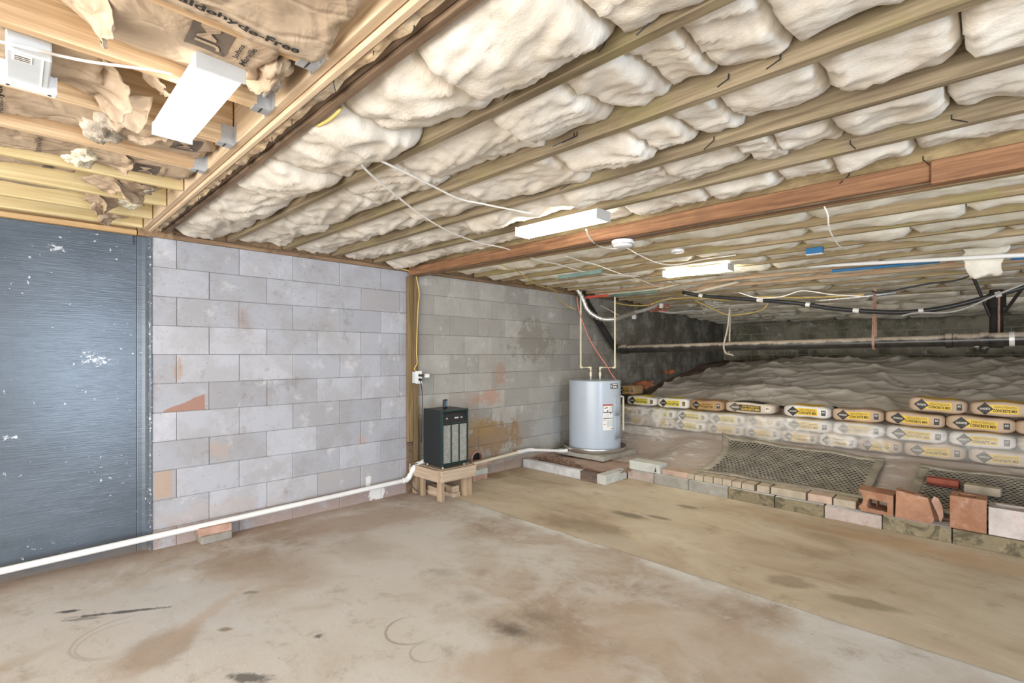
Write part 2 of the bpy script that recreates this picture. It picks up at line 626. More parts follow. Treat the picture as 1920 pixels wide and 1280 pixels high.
def m_floor():
    t = NT('stained concrete slab')
    co = t.coord()
    x, y, z = t.xyz(co)
    wob = t.math('MULTIPLY', t.math('SUBTRACT', t.noise(co, 3.3, 7, 0.7), 0.5), 1.7)
    wob2 = t.math('MULTIPLY', t.math('SUBTRACT', t.noise(co, 13, 5, 0.75), 0.5), 2.0)
    # older near slab
    f = t.noise(co, 0.75, 7, 0.62, 0.6)
    g = t.noise(t.map(co, loc=(5, 2, 0)), 2.2, 8, 0.68, 0.5)
    c1 = t.ramp(f, [(0.38, (0.35, 0.265, 0.195)), (0.48, (0.46, 0.385, 0.31)), (0.58, (0.57, 0.535, 0.485))])
    c1 = t.mix(t.math('MULTIPLY', t.ss(g, 0.44, 0.62), 0.6), c1, (0.62, 0.60, 0.565))
    c1 = t.mix(t.math('MULTIPLY', t.ss(t.noise(t.map(co, loc=(9, 1, 0)), 5.5, 8, 0.74), 0.52, 0.70), 0.6), c1, (0.31, 0.25, 0.19))
    c1 = t.mix(t.math('MULTIPLY', t.ss(t.noise(t.map(co, (1, 3.2, 1), loc=(2, 6, 0), rot=(0, 0, 0.7)), 4.0, 8, 0.76), 0.56, 0.70), 0.4), c1, (0.27, 0.235, 0.20))
    c1 = t.mix(t.math('MULTIPLY', t.ss(t.noise(t.map(co, loc=(7, 6, 0)), 9, 8, 0.78), 0.55, 0.72), 0.45), c1, (0.66, 0.65, 0.62))

    def st(u, v, rx, ry, rot, col, amt, w, a=1.0, b=0.4):
        nonlocal c1
        p = P(u, v, Z=0)
        m = blob(t, x, y, p.x, p.y, rx, ry, rot, w, a, b)
        c1 = t.mix(t.math('MULTIPLY', m, amt), c1, col)

    st(350, 1150, 0.75, 0.40, 0.3, (0.58, 0.58, 0.57), 0.6, wob)
    st(760, 1030, 0.85, 0.65, 0.8, (0.60, 0.57, 0.52), 0.55, wob)
    st(690, 975, 0.95, 0.32, 1.2, (0.40, 0.29, 0.22), 0.7, wob)
    st(500, 1065, 0.42, 0.26, 0.6, (0.38, 0.285, 0.205), 0.6, wob, 1.3, 0.2)
    st(300, 1215, 0.18, 0.26, 0.8, (0.34, 0.25, 0.17), 0.65, wob)
    st(390, 1150, 0.42, 0.055, -0.85, (0.50, 0.38, 0.30), 0.5, wob2, 1.2, 0.4)
    st(1000, 1250, 0.55, 0.22, 0.8, (0.44, 0.33, 0.235), 0.6, wob)
    st(1270, 1190, 0.7, 0.40, 0.2, (0.47, 0.37, 0.275), 0.55, wob)
    st(960, 1178, 0.21, 0.12, 0.35, (0.26, 0.20, 0.145), 0.75, wob2, 1.5, -0.2)
    st(957, 1180, 0.11, 0.06, 0.3, (0.10, 0.08, 0.06), 0.8, wob2, 1.4, -0.3)
    st(1012, 1158, 0.14, 0.07, 0.4, (0.19, 0.145, 0.10), 0.7, wob2, 1.5, -0.3)
    st(883, 1118, 0.10, 0.07, 0.2, (0.28, 0.24, 0.20), 0.55, wob2, 1.6, -0.4)
    st(836, 1075, 0.12, 0.05, 0.3, (0.28, 0.25, 0.21), 0.55, wob2, 1.6, -0.4)
    st(596, 1192, 0.03, 0.028, 0.0, (0.05, 0.05, 0.05), 0.75, wob2)
    st(128, 1146, 0.075, 0.022, 1.0, (0.06, 0.06, 0.065), 0.9, wob2)
    st(230, 1147, 0.29, 0.020, 1.03, (0.07, 0.07, 0.075), 0.85, wob2)
    st(155, 1160, 0.12, 0.02, 1.0, (0.16, 0.15, 0.14), 0.6, wob2)
    st(472, 1270, 0.13, 0.04, 0.7, (0.07, 0.065, 0.06), 0.8, wob2)
    st(470, 1110, 0.06, 0.03, 0.8, (0.22, 0.19, 0.14), 0.7, wob2)
    st(345, 1086, 0.05, 0.04, 0.8, (0.66, 0.65, 0.62), 0.7, wob2)
    st(422, 1180, 0.05, 0.03, 0.8, (0.24, 0.18, 0.12), 0.8, wob2)
    # rings left by a pot and a bucket
    for (u, v, r, w, amt) in ((772, 1180, 0.125, 0.012, 0.6), (800, 1222, 0.075, 0.010, 0.45), (235, 1190, 0.20, 0.012, 0.3), (225, 1196, 0.16, 0.01, 0.3)):
        p = P(u, v, Z=0)
        dx = t.math('SUBTRACT', x, p.x); dy = t.math('SUBTRACT', y, p.y)
        d = t.math('SQRT', t.math('ADD', t.math('MULTIPLY', dx, dx), t.math('MULTIPLY', dy, dy)))
        d = t.math('ABSOLUTE', t.math('SUBTRACT', t.math('ADD', d, t.math('MULTIPLY', wob2, 0.012)), r))
        arc = t.ss(t.math('ADD', t.math('MULTIPLY', dx, -0.3), t.math('MULTIPLY', dy, -1.0)), -0.1, 0.1)
        c1 = t.mix(t.math('MULTIPLY', t.math('MULTIPLY', t.ss(d, w, 0.0), amt), arc), c1, (0.20, 0.16, 0.12))
    # specks of grit
    sp = t.voro(co, 7.5)
    c1 = t.mix(t.math('MULTIPLY', t.ss(sp, 0.035, 0.02), 0.85), c1, (0.05, 0.045, 0.04))
    # newer slab towards the crawl space
    h = t.noise(t.map(co, (0.8, 1.3, 1), loc=(2, 0, 0)), 1.3, 7, 0.62, 0.6)
    c2 = t.ramp(h, [(0.33, (0.39, 0.30, 0.20)), (0.5, (0.53, 0.44, 0.315)), (0.66, (0.64, 0.56, 0.435))])
    k = t.noise(t.map(co, (0.5, 4, 1)), 2.5, 5, 0.6)
    c2 = t.mix(t.math('MULTIPLY', t.ss(k, 0.46, 0.66), 0.45), c2, (0.54, 0.47, 0.37))
    c2 = t.mix(t.math('MULTIPLY', t.ss(t.noise(t.map(co, loc=(1, 3, 0)), 3.6, 9, 0.76), 0.52, 0.68), 0.5), c2, (0.27, 0.21, 0.13))
    c2 = t.mix(t.math('MULTIPLY', t.ss(t.noise(t.map(co, loc=(6, 3, 0)), 6, 9, 0.78), 0.55, 0.70), 0.35), c2, (0.56, 0.51, 0.43))

    def st2(u, v, rx, ry, rot, col, amt, w, a=1.0, b=0.4):
        nonlocal c2
        p = P(u, v, Z=0)
        m = blob(t, x, y, p.x, p.y, rx, ry, rot, w, a, b)
        c2 = t.mix(t.math('MULTIPLY', m, amt), c2, col)

    st2(1180, 965, 0.22, 0.08, 0.15, (0.16, 0.13, 0.085), 0.75, wob)
    st2(1235, 970, 0.16, 0.06, 0.1, (0.13, 0.10, 0.065), 0.7, wob)
    st2(1290, 950, 0.14, 0.06, 0.1, (0.12, 0.095, 0.06), 0.6, wob)
    st2(1090, 985, 0.5, 0.20, 0.2, (0.27, 0.21, 0.14), 0.6, wob)
    st2(1140, 1010, 0.25, 0.12, 0.2, (0.45, 0.40, 0.33), 0.5, wob)
    st2(1760, 1035, 0.9, 0.22, 0.0, (0.52, 0.33, 0.18), 0.6, wob, 1.2, -0.2)
    st2(1480, 978, 0.8, 0.10, 0.0, (0.42, 0.27, 0.16), 0.5, wob, 1.3, -0.2)
    st2(905, 890, 0.35, 0.25, 0.9, (0.24, 0.165, 0.09), 0.7, wob)
    st2(1620, 1130, 0.25, 0.08, 0.2, (0.22, 0.17, 0.09), 0.6, wob)
    st2(1480, 1090, 0.18, 0.12, 0.5, (0.20, 0.15, 0.085), 0.5, wob)
    # cold joint, chalky along the near edge
    yj = t.math('ADD', 2.95, t.math('MULTIPLY', t.math('SUBTRACT', t.noise(co, 2.2, 5, 0.7), 0.5), 0.05))
    dj = t.math('SUBTRACT', y, yj)
    chalk = t.math('MULTIPLY', t.ss(dj, -0.17, -0.02), t.ss(t.noise(t.map(co, loc=(3, 8, 0)), 2.3, 6, 0.7), 0.40, 0.60))
    c1 = t.mix(t.math('MULTIPLY', chalk, 0.85), c1, (0.66, 0.65, 0.61))
    base = t.mix(t.ss(dj, -0.008, 0.008), c1, c2)
    line = t.ss(t.math('ABSOLUTE', dj), 0.012, 0.0)
    base = t.mix(t.math('MULTIPLY', line, 0.35), base, (0.16, 0.12, 0.08))
    # red clay dust at the foot of the wall
    dw = t.math('ADD', t.math('SUBTRACT', x, XW), t.math('MULTIPLY', wob, 0.12))
    base = t.mix(t.math('MULTIPLY', t.ss(dw, 0.28, 0.0), 0.55), base, (0.33, 0.215, 0.15))
    nm = t.bump(t.noise(co, 45, 5, 0.7), 0.18, 0.004)
    nm = t.bump(g, 0.12, 0.02, nm)
    t.bsdf(base, t.math('ADD', 0.5, t.math('MULTIPLY', g, 0.35)), 0, nm, 0.35)
    return t.mat


mb = MB()
mb.grid(16, 16, lambda a, b: (lerp(-4.30, XR + 0.2, a), lerp(YN - 0.2, 4.99, b), 0.0))
mb.box(-4.30, XR + 0.2, YN - 0.2, 4.99, -0.12, -0.002)
struct(mb.build('floor', m_floor()))


def m_blocks(name, paint, bare, far, ymix, axis=1):
    t = NT(name)
    co = t.coord()
    x, y, z = t.xyz(co)
    a = y if axis == 1 else x
    geo = t.n('ShaderNodeNewGeometry')
    ri = geo.outputs['Random Per Island']
    f = t.noise(co, 3.5, 7, 0.68)
    g = t.noise(co, 13, 6, 0.7)
    wob = t.math('MULTIPLY', t.math('SUBTRACT', t.noise(co, 5.5, 8, 0.8), 0.5), 4.2)
    if paint:
        edge = t.math('ADD', a, t.math('MULTIPLY', t.math('SUBTRACT', f, 0.5), 0.5))
        col = t.mix(t.ss(edge, ymix, ymix + 0.10), paint, bare)
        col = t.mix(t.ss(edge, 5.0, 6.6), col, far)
    else:
        col = t.mix(t.ss(f, 0.35, 0.65), bare, far)
    br = t.math('ADD', 0.84, t.math('MULTIPLY', ri, 0.30))
    col = t.mix(1.0, col, t.comb(br, br, br), 'MULTIPLY')
    col = t.mix(t.math('MULTIPLY', t.ss(f, 0.58, 0.40), 0.35), col, (0.30, 0.27, 0.25))
    sc_ = t.noise(t.map(co, (1, 1, 0.6), loc=(2, 9, 4), rot=(0.5, 0, 0)), 7, 8, 0.78)
    col = t.mix(t.math('MULTIPLY', t.ss(sc_, 0.57, 0.68), 0.55), col, (0.25, 0.225, 0.205))
    hair = t.noise(t.map(co, (1, 1, 5), loc=(7, 2, 1), rot=(-0.7, 0, 0)), 9, 3, 0.5)
    hair = t.math('MULTIPLY', t.ss(t.math('ABSOLUTE', t.math('SUBTRACT', hair, 0.5)), 0.008, 0.0), t.ss(t.noise(co, 2.5, 3, 0.5), 0.55, 0.62))
    col = t.mix(t.math('MULTIPLY', hair, 0.5), col, (0.14, 0.12, 0.11))
    col = t.mix(t.math('MULTIPLY', t.ss(t.noise(t.map(co, loc=(4, 4, 9)), 5, 6, 0.7), 0.56, 0.72), 0.5), col, (0.70, 0.69, 0.68))
    # some blocks stained
    col = t.mix(t.math('MULTIPLY', t.math('MULTIPLY', t.ss(t.math('FRACT', t.math('MULTIPLY', ri, 17.3)), 0.80, 0.98), t.ss(f, 0.35, 0.6)), 0.4), col, (0.34, 0.27, 0.22))
    # pits
    pit = t.voro(co, 42)
    pm = t.math('MULTIPLY', t.ss(pit, 0.20, 0.10), t.ss(g, 0.50, 0.62))
    col = t.mix(t.math('MULTIPLY', pm, 0.6), col, (0.13, 0.115, 0.11))

    def st(u, v, ra, rz, col_, amt, a_=1.0, b_=0.55, wb=None):
        nonlocal col
        p = P(u, v, X=XW)
        m = blob(t, a, z, p.y, p.z, ra, rz, 0, wb or wob, a_, b_)
        col = t.mix(t.math('MULTIPLY', m, amt), col, col_)

    if paint:
        wl = t.math('MULTIPLY', wob, 0.25)
        # paint gone from the lower corner of one block
        pq = P(386, 768, X=XW)
        da = t.math('SUBTRACT', pq.y, a); dz_ = t.math('SUBTRACT', z, pq.z)
        tri = t.math('SUBTRACT', t.math('SUBTRACT', 0.125, t.math('MULTIPLY', da, 0.42)), dz_)
        tri = t.math('MINIMUM', t.math('MINIMUM', tri, t.math('MULTIPLY', dz_, 3.0)), t.math('MINIMUM', da, t.math('SUBTRACT', 0.26, da)))
        tri = t.ss(t.math('ADD', tri, t.math('MULTIPLY', wob, 0.012)), 0.002, 0.010)
        col = t.mix(t.math('MULTIPLY', tri, 0.9), col, (0.36, 0.19, 0.135))
        pq = P(306, 908, X=XW)
        bx = t.math('MAXIMUM', t.math('DIVIDE', t.math('ABSOLUTE', t.math('SUBTRACT', a, pq.y)), 0.050), t.math('DIVIDE', t.math('ABSOLUTE', t.math('SUBTRACT', z, pq.z)), 0.094))
        bx = t.math('ADD', bx, t.math('MULTIPLY', wob, 0.04))
        col = t.mix(t.math('MULTIPLY', t.ss(bx, 1.03, 0.93), 0.85), col, (0.44, 0.325, 0.25))
        st(455, 600, 0.06, 0.10, (0.27, 0.17, 0.11), 0.75, 1.8, -0.8)
        st(334, 695, 0.03, 0.09, (0.42, 0.28, 0.2), 0.6)
        st(610, 610, 0.12, 0.09, (0.31, 0.27, 0.24), 0.55, 2.0, -1.0)
        st(447, 640, 0.15, 0.07, (0.33, 0.29, 0.27), 0.5, 2.0, -1.0)
        st(505, 740, 0.03, 0.10, (0.28, 0.24, 0.2), 0.6, 2.0, -1.0)
        st(410, 845, 0.07, 0.09, (0.44, 0.35, 0.29), 0.55)
        st(678, 825, 0.06, 0.05, (0.48, 0.31, 0.25), 0.5)
        st(764, 760, 0.04, 0.045, (0.50, 0.33, 0.25), 0.7)
        st(415, 955, 0.5, 0.08, (0.46, 0.38, 0.34), 0.4)
        # beyond the post
        st(915, 745, 0.26, 0.10, (0.46, 0.28, 0.21), 0.75)
        st(938, 700, 0.10, 0.14, (0.42, 0.24, 0.18), 0.6)
        st(915, 820, 0.62, 0.26, (0.30, 0.19, 0.095), 0.85)
        st(890, 800, 0.30, 0.14, (0.40, 0.26, 0.11), 0.6)
        st(935, 690, 0.16, 0.12, (0.25, 0.23, 0.19), 0.4, 2.0, -1.0)
        st(1000, 640, 0.4, 0.3, (0.24, 0.22, 0.18), 0.7)
        st(1030, 660, 0.22, 0.2, (0.20, 0.18, 0.15), 0.45, 2.2, -1.0)
        st(1035, 800, 0.5, 0.2, (0.44, 0.45, 0.46), 0.6)
        # clay dirt splashed along the footing
        zz = t.math('ADD', z, t.math('MULTIPLY', wob, 0.035))
        ft = t.math('MULTIPLY', t.ss(zz, 0.17, 0.08), t.ss(t.noise(t.map(co, loc=(1, 7, 2)), 3, 5, 0.7), 0.36, 0.52))
        col = t.mix(t.math('MULTIPLY', ft, 0.62), col, (0.36, 0.235, 0.175))
        # spilled white paint at the foot
        sp = t.math('MULTIPLY', t.math('SUBTRACT', t.noise(t.map(co, (1, 1, 0.5)), 14, 6, 0.75), 0.5), 3.0)
        st(708, 925, 0.13, 0.075, (0.80, 0.80, 0.78), 1.0, 0.9, 0.8, sp)
        st(690, 905, 0.035, 0.09, (0.80, 0.80, 0.78), 0.9, 0.9, 0.8, sp)
        st(715, 940, 0.20, 0.03, (0.80, 0.80, 0.78), 1.0, 0.9, 0.8, sp)
        # grime in the crawl space
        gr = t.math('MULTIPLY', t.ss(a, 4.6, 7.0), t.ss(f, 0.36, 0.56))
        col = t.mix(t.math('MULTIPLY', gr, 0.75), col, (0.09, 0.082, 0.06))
    nm = t.bump(t.math('ADD', g, t.math('MULTIPLY', pm, -0.6)), 0.45, 0.006)
    t.bsdf(col, 0.75, 0, nm, 0.3)
    return t.mat


M['mortar'] = M_concrete('block joints', (0.22, 0.21, 0.20), (0.12, 0.11, 0.10), 0.6)
M['mortar_far'] = M_concrete('grimy block joints', (0.36, 0.33, 0.26), (0.2, 0.18, 0.14), 0.5)
BW, BH, BZ0, BY0 = 0.4064, 0.2032, 0.133, 0.822


def block_course(mb, axis, a0, a1, z0, z1, row, face, depth, hole=None):
    """one course of blocks along an axis between a0 and a1"""
    off = BY0 if row % 2 else BY0 + BW / 2
    k = math.floor((a0 - off) / BW)
    while True:
        p0, p1 = off + k * BW, off + (k + 1) * BW
        k += 1
        if p0 >= a1:
            break
        q0, q1 = max(p0, a0), min(p1, a1)
        if q1 - q0 < 0.03:
            continue
        j = random.uniform(-0.0025, 0.0025)
        g0, g1 = random.uniform(0.0004, 0.0022), random.uniform(0.0004, 0.0022)
        zz0, zz1 = z0 + random.uniform(0.0004, 0.0018), z1 - random.uniform(0.0004, 0.0018)
        if axis == 1:
            mb.box(face - depth, face + j, q0 + g0, q1 - g1, zz0, zz1)
        else:
            mb.box(q0 + g0 + 0.004, q1 - g1 - 0.004, face + j, face + depth, zz0 + 0.004, zz1 - 0.004)


mb = MB()
for row in range(-1, 10):
    block_course(mb, 1, 0.665, YB, max(BZ0 + row * BH, -0.06), BZ0 + (row + 1) * BH, row % 2, XW, 0.10)
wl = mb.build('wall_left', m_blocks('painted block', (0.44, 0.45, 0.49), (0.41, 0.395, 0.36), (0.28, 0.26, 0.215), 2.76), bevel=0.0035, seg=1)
struct(wl)
mb = MB()
mb.box(XW - 0.12, XW - 0.005, 0.66, YB + 0.2, -0.1, 2.165)
struct(mb.build('wall_left_mortar', M['mortar']))

mb = MB()
for row in range(4, 10):
    block_course(mb, 0, XW, XR + 0.1, BZ0 + row * BH, BZ0 + (row + 1) * BH, row % 2, YB, 0.10)
struct(mb.build('wall_back', m_blocks('grimy block', None, (0.29, 0.265, 0.165), (0.11, 0.10, 0.07), 0, 0), bevel=0.005, seg=1))
mb = MB()
mb.box(XW, XR + 0.1, YB + 0.006, YB + 0.12, 0, 2.165)
struct(mb.build('wall_back_mortar', M['mortar_far']))


def m_parge():
    t = NT('blue grey parging')
    co = t.coord()
    x, y, z = t.xyz(co)
    f = t.noise(t.map(co, (1, 1, 3)), 2.0, 6, 0.65)
    col = t.ramp(f, [(0.3, (0.075, 0.092, 0.112)), (0.7, (0.115, 0.142, 0.175))])
    chip = t.noise(co, 38, 3, 0.5)
    where = t.noise(t.map(co, loc=(3, 1, 5)), 3.2, 4, 0.6)
    m = t.math('MULTIPLY', t.ss(chip, 0.685, 0.705), t.ss(where, 0.50, 0.60))
    wob = t.math('MULTIPLY', t.math('SUBTRACT', t.noise(t.map(co, (1, 1, 1.6)), 42, 5, 0.8), 0.5), 7.0)
    for (u, v, ra, rz) in ((182, 676, 0.09, 0.035), (165, 664, 0.05, 0.03), (105, 465, 0.05, 0.03), (20, 820, 0.05, 0.02)):
        p = P(u, v, X=XB)
        m = t.math('MAXIMUM', m, blob(t, y, z, p.y, p.z, ra, rz, 0, wob, 0.35, 0.1))
    # white flecks down the corner
    m = t.math('MAXIMUM', m, t.math('MULTIPLY', t.ss(t.noise(co, 55, 4, 0.6), 0.60, 0.63), t.ss(x, XB + 0.012, XB + 0.05)))
    col = t.mix(t.math('MULTIPLY', m, 0.9), col, (0.62, 0.64, 0.66))
    wob3 = t.math('MULTIPLY', t.math('SUBTRACT', t.noise(co, 5, 6, 0.7), 0.5), 0.16)
    col = t.mix(t.math('MULTIPLY', t.ss(t.math('ADD', z, wob3), 0.09, 0.0), 0.6), col, (0.20, 0.155, 0.11))
    nm = t.bump(t.noise(t.map(co, (1, 1.2, 34)), 6, 3, 0.5), 0.22, 0.004)
    nm = t.bump(t.noise(co, 60, 4, 0.7), 0.06, 0.003, nm)
    t.bsdf(col, 0.22, 0, nm, 0.5)
    return t.mat


M['parge'] = m_parge()
mb = MB()
mb.box(XB - 0.1, XB, YN, 0.60, -0.06, 2.165)
# rounded inner corner and the painted return up to the block face
cor = [(XB, 0.60), (XB + 0.002, 0.628), (XB + 0.010, 0.646), (XB + 0.026, 0.656), (XW + 0.004, 0.662), (XW + 0.006, 0.678), (XW - 0.02, 0.684), (XB - 0.1, 0.684), (XB - 0.1, 0.60)]
mb.prism(cor, 2, -0.06, 2.165)
mb.box(XB, XB + 0.012, YN, 0.58, 2.10, 2.165)
struct(mb.build('wall_near_parged', M['parge'], bevel=0.004, seg=2))

# rim over the wall heads
mb = MB()
mb.box(-4.36, -4.262, YN, YB + 0.2, 2.0, 2.45)
mb.box(-4.27, XW - 0.004, 0.60, 0.80, 2.1655, 2.45)
mb.box(-4.36, XR, YB + 0.13, YB + 0.2, 2.0, 2.45)
struct(mb.build('trim_4', M['brown_x']))

# walls behind the camera, with an opening added for fill and a side door letting daylight in
M['plain_wall'] = M_plain('plain block wall behind', (0.52, 0.52, 0.52), 0.9, 0, 0.06, 3)
mb = MB()
mb.box(-4.35, -3.2, YN - 0.2, YN, -0.1, 2.45)
mb.box(2.9, XR + 0.2, YN - 0.2, YN, -0.1, 2.45)
mb.box(-3.2, 2.9, YN - 0.2, YN, 2.12, 2.45)
struct(mb.build('wall_near', M['plain_wall']))
mb = MB()
mb.box(XR, XR + 0.2, YN, 0.30, -0.1, 2.45)
mb.box(XR, XR + 0.2, 1.75, YB + 0.2, -0.1, 2.45)
mb.box(XR, XR + 0.2, 0.30, 1.75, 2.08, 2.45)
struct(mb.build('wall_right', M['plain_wall']))

# deck over the joists
mb = MB()
mb.grid(4, 30, lambda a, b: (lerp(-4.35, XR + 0.2, a), lerp(YN - 0.2, YB + 0.2, b), zc(lerp(-4.35, XR + 0.2, a), lerp(YN - 0.2, YB + 0.2, b)) + 0.20), flip=True)
mb.grid(4, 30, lambda a, b: (lerp(-4.35, XR + 0.2, a), lerp(YN - 0.2, YB + 0.2, b), 2.45))
struct(mb.build('ceiling', M['ply']))

# sill plates on the walls
def bar_y(mb, x0, x1, y0, y1, zf, h, n=1):
    pass

mb = MB()
for a, b in ((0.80, 2.6), (2.61, 5.4)):
    mb.box(XW - 0.07, XW + 0.012, a, b - 0.004, 2.166, 2.196)
struct(mb.build('trim_1', M['sill_y'], bevel=0.003))
mb = MB()
mb.box(XW - 0.065, XW - 0.03, 0.80, 5.4, 2.198, 2.40)
struct(mb.build('trim_2', M['brown_x']))
mb = MB()
mb.box(XB - 0.012, XB + 0.045, YN, 0.595, 2.166, 2.198)
mb.box(XB - 0.012, XB + 0.005, YN, 0.595, 2.20, 2.40)
struct(mb.build('trim_3', M['rim_y'], bevel=0.003))


# raised earth behind the kerb
DIRT = [(4.80, 0.085), (4.93, 0.10), (5.10, 0.135), (5.9, 0.315), (6.15, 0.335), (6.55, 0.35), (6.64, 0.66), (7.2, 0.82), (8.3, 1.08), (9.3, 1.24), (10.5, 1.27)]
DIRT_L = [(4.36, 0.085), (5.60, 0.10), (6.1, 0.32), (6.55, 0.35), (6.64, 0.60), (7.2, 0.72), (8.3, 0.98), (9.3, 1.15), (10.5, 1.22)]


def gz(x, y):
    k = sstep(-3.15, -2.7, x)
    z = lerp(poly_at(DIRT_L, y), poly_at(DIRT, y), k)
    big = sstep(6.7, 7.5, y)
    return z + 0.012 * fbm(x * 2.2, y * 2.2, 1.0) + big * 0.06 * fbm(x * 0.9, y * 1.0, 7.0)


def m_dirt():
    t = NT('clay dirt')
    co = t.coord()
    x, y, z = t.xyz(co)
    f = t.noise(co, 3.5, 7, 0.7)
    c = t.ramp(f, [(0.3, (0.34, 0.225, 0.17)), (0.7, (0.52, 0.40, 0.33))])
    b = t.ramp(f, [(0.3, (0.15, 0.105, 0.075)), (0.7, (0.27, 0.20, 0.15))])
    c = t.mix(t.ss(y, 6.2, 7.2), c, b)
    t.bsdf(c, 0.95, 0, t.bump(t.noise(co, 18, 6, 0.75), 0.6, 0.02), 0.2)
    return t.mat


mb = MB()
mb.grid(90, 70, lambda a, b: (lerp(-2.98, XR + 0.1, a), lerp(4.86, 10.45, b), gz(lerp(-2.98, XR + 0.1, a), lerp(4.86, 10.45, b))))
mb.grid(24, 70, lambda a, b: (lerp(-4.2, -2.98, a), lerp(4.42, 10.45, b), gz(lerp(-4.2, -2.98, a), lerp(4.42, 10.45, b))))
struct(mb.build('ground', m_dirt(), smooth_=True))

# ------------------------------------------------------------------ joists and girders of the old part
SP = 0.406
X0, X1 = -4.17, XR - 0.02


def board_x(mb, x0, x1, y0, y1, lo, hi, n=1):
    """board along x that follows the slope of the joists; lo, hi above their underside"""
    ym = (y0 + y1) / 2
    for i in range(n):
        a, b = lerp(x0, x1, i / n), lerp(x0, x1, (i + 1) / n)
        za, zb = zc(a, ym), zc(b, ym)
        mb.add([(a, y0, za + lo), (b, y0, zb + lo), (b, y1, zb + lo), (a, y1, za + lo), (a, y0, za + hi), (b, y0, zb + hi), (b, y1, zb + hi), (a, y1, za + hi)],
               [(0, 3, 2, 1), (4, 5, 6, 7), (0, 1, 5, 4), (1, 2, 6, 5), (2, 3, 7, 6), (3, 0, 4, 7)])
    return mb


NJ = 23


def yj(k):
    return 0.73 + SP * k


TAN = (12, 13)
for k in range(1, NJ + 1):
    mb = MB()
    y = yj(k)
    board_x(mb, X0 + 0.01, X1, y, y + 0.04, 0.0, 0.19)
    if k == 5:
        m, lab = M['fuzzy_x'], 'fuzzy dust-covered joist directly over the reddish girder'
    elif k in TAN:
        m = M['tan_x']
        lab = 'fresh tan joist beside the farther tube light, ' + ('nearer' if k == 12 else 'farther') + ' of the two from the water heater platform'
        lab = 'fresh tan joist over the concrete bags, ' + ('first' if k == 12 else 'second') + ' tan one from the reddish girder'
    elif k < 5:
        m, lab = M['old_x'], 'weathered brown ceiling joist, %s one past the dark girder toward the reddish girder' % ORD[k]
    else:
        m, lab = M['old_far'], 'mossy brown ceiling joist, %s one beyond the reddish girder' % ORD[k - 5]
    o = mb.build('floor_joist', m, bevel=0.003, seg=1, center=True)
    tag(o, lab, 'joist', 'old joists over the crawl space')

# girder between the new and old floors
g = thing('girder', 'dark doubled girder with a pale new board on its near side, across the ceiling', 'girder', (-0.2, 0.70, 2.15))


def gpart(name, m, y0, y1, lo, hi, x0=X0, x1=X1, label=None, bevel=0.004, n=1):
    mb = MB()
    board_x(mb, x0, x1, y0, y1, lo, hi, n)
    mb.v = [q - Vector((-0.2, 0.70, 2.15)) for q in mb.v]
    o = mb.build(name, m, g, bevel=bevel, seg=1)
    if label:
        o['label'] = label
    return o


gpart('board', M['new_x'], 0.618, 0.650, 0.004, 0.195, label='pale new pine header board')
gpart('board', M['new_x'], 0.652, 0.676, -0.008, 0.19, label='pale new pine board set lower')
gpart('board', M['dark_x'], 0.702, 0.732, 0.006, 0.19, label='dark stained old board')
gpart('board', M['dark_x'], 0.734, 0.765, -0.004, 0.19, label='dark old outer board')
# splintered edge of old sheathing squeezed between the boards
mb = MB()
rs = random.Random(5)
xs = X0
pts = []
nn = 150
vs, fs = [], []
for i in range(nn + 1):
    x = lerp(X0, 2.5, i / nn)
    z = zc(x, 0.7) - 0.004 + 0.012 * fbm(x * 5, 2.0) + rs.uniform(-0.006, 0.006)
    vs += [(x, 0.677, z), (x, 0.701, z - 0.004 + rs.uniform(-0.005, 0.005)), (x, 0.701, zc(x) + 0.15), (x, 0.677, zc(x) + 0.15)]
for i in range(nn):
    for k in range(4):
        k2 = (k + 1) % 4
        fs.append((i * 4 + k, i * 4 + k2, i * 4 + 4 + k2, i * 4 + 4 + k))
mb.add([Vector(q) - Vector((-0.2, 0.70, 2.15)) for q in vs], fs)
M['splinter'] = M_wood('splintered sheathing edge', (0.16, 0.10, 0.055), (0.62, 0.47, 0.29), 0, along=6, across=22, dirt=(0.10, 0.12, 0.13), dirt_amt=0.55)
o = mb.build('sheathing_edge', M['splinter'], g)
# bent nails and wire ties along it
mb = MB()
for i in range(16):
    x = -3.9 + i * 0.22 + rs.uniform(-0.07, 0.07)
    z = zc(x) - 0.003
    y = rs.uniform(0.672, 0.70)
    mb.tube([(x, y, z + 0.05), (x + rs.uniform(-0.01, 0.01), y, z - 0.01), (x + rs.uniform(-0.03, 0.03), y + rs.uniform(-0.02, 0.03), z - 0.02 - rs.uniform(0, 0.012))], 0.0017, 5)
mb.v = [q - Vector((-0.2, 0.70, 2.15)) for q in mb.v]
mb.build('bent_nail_studs', M['wire_dark'], g)['kind'] = 'stuff'

# reddish girder
g = thing('girder', 'reddish brown doubled girder resting over the wooden post at the block wall', 'girder', (-0.2, 2.78, 2.10))


def gpart2(m, y0, y1, lo, hi, x0, x1, label):
    mb = MB()
    board_x(mb, x0, x1, y0, y1, lo, hi)
    mb.v = [q - Vector((-0.2, 2.78, 2.10)) for q in mb.v]
    o = mb.build('board', m, g, bevel=0.004, seg=1)
    o['label'] = label


gpart2(M['red_x'], 2.722, 2.746, -0.078, 0.006, X0 + 0.02, -0.24, 'bright reddish face board')
gpart2(M['red_x'], 2.715, 2.760, -0.094, 0.004, -0.238, X1, 'deeper reddish face board past the joint')
gpart2(M['dark_x'], 2.762, 2.80, -0.082, -0.004, X0 + 0.02, X1, 'dark brown inner board')
gpart2(M['red_x'], 2.802, 2.84, -0.080, -0.004, X0 + 0.02, X1, 'reddish far board')

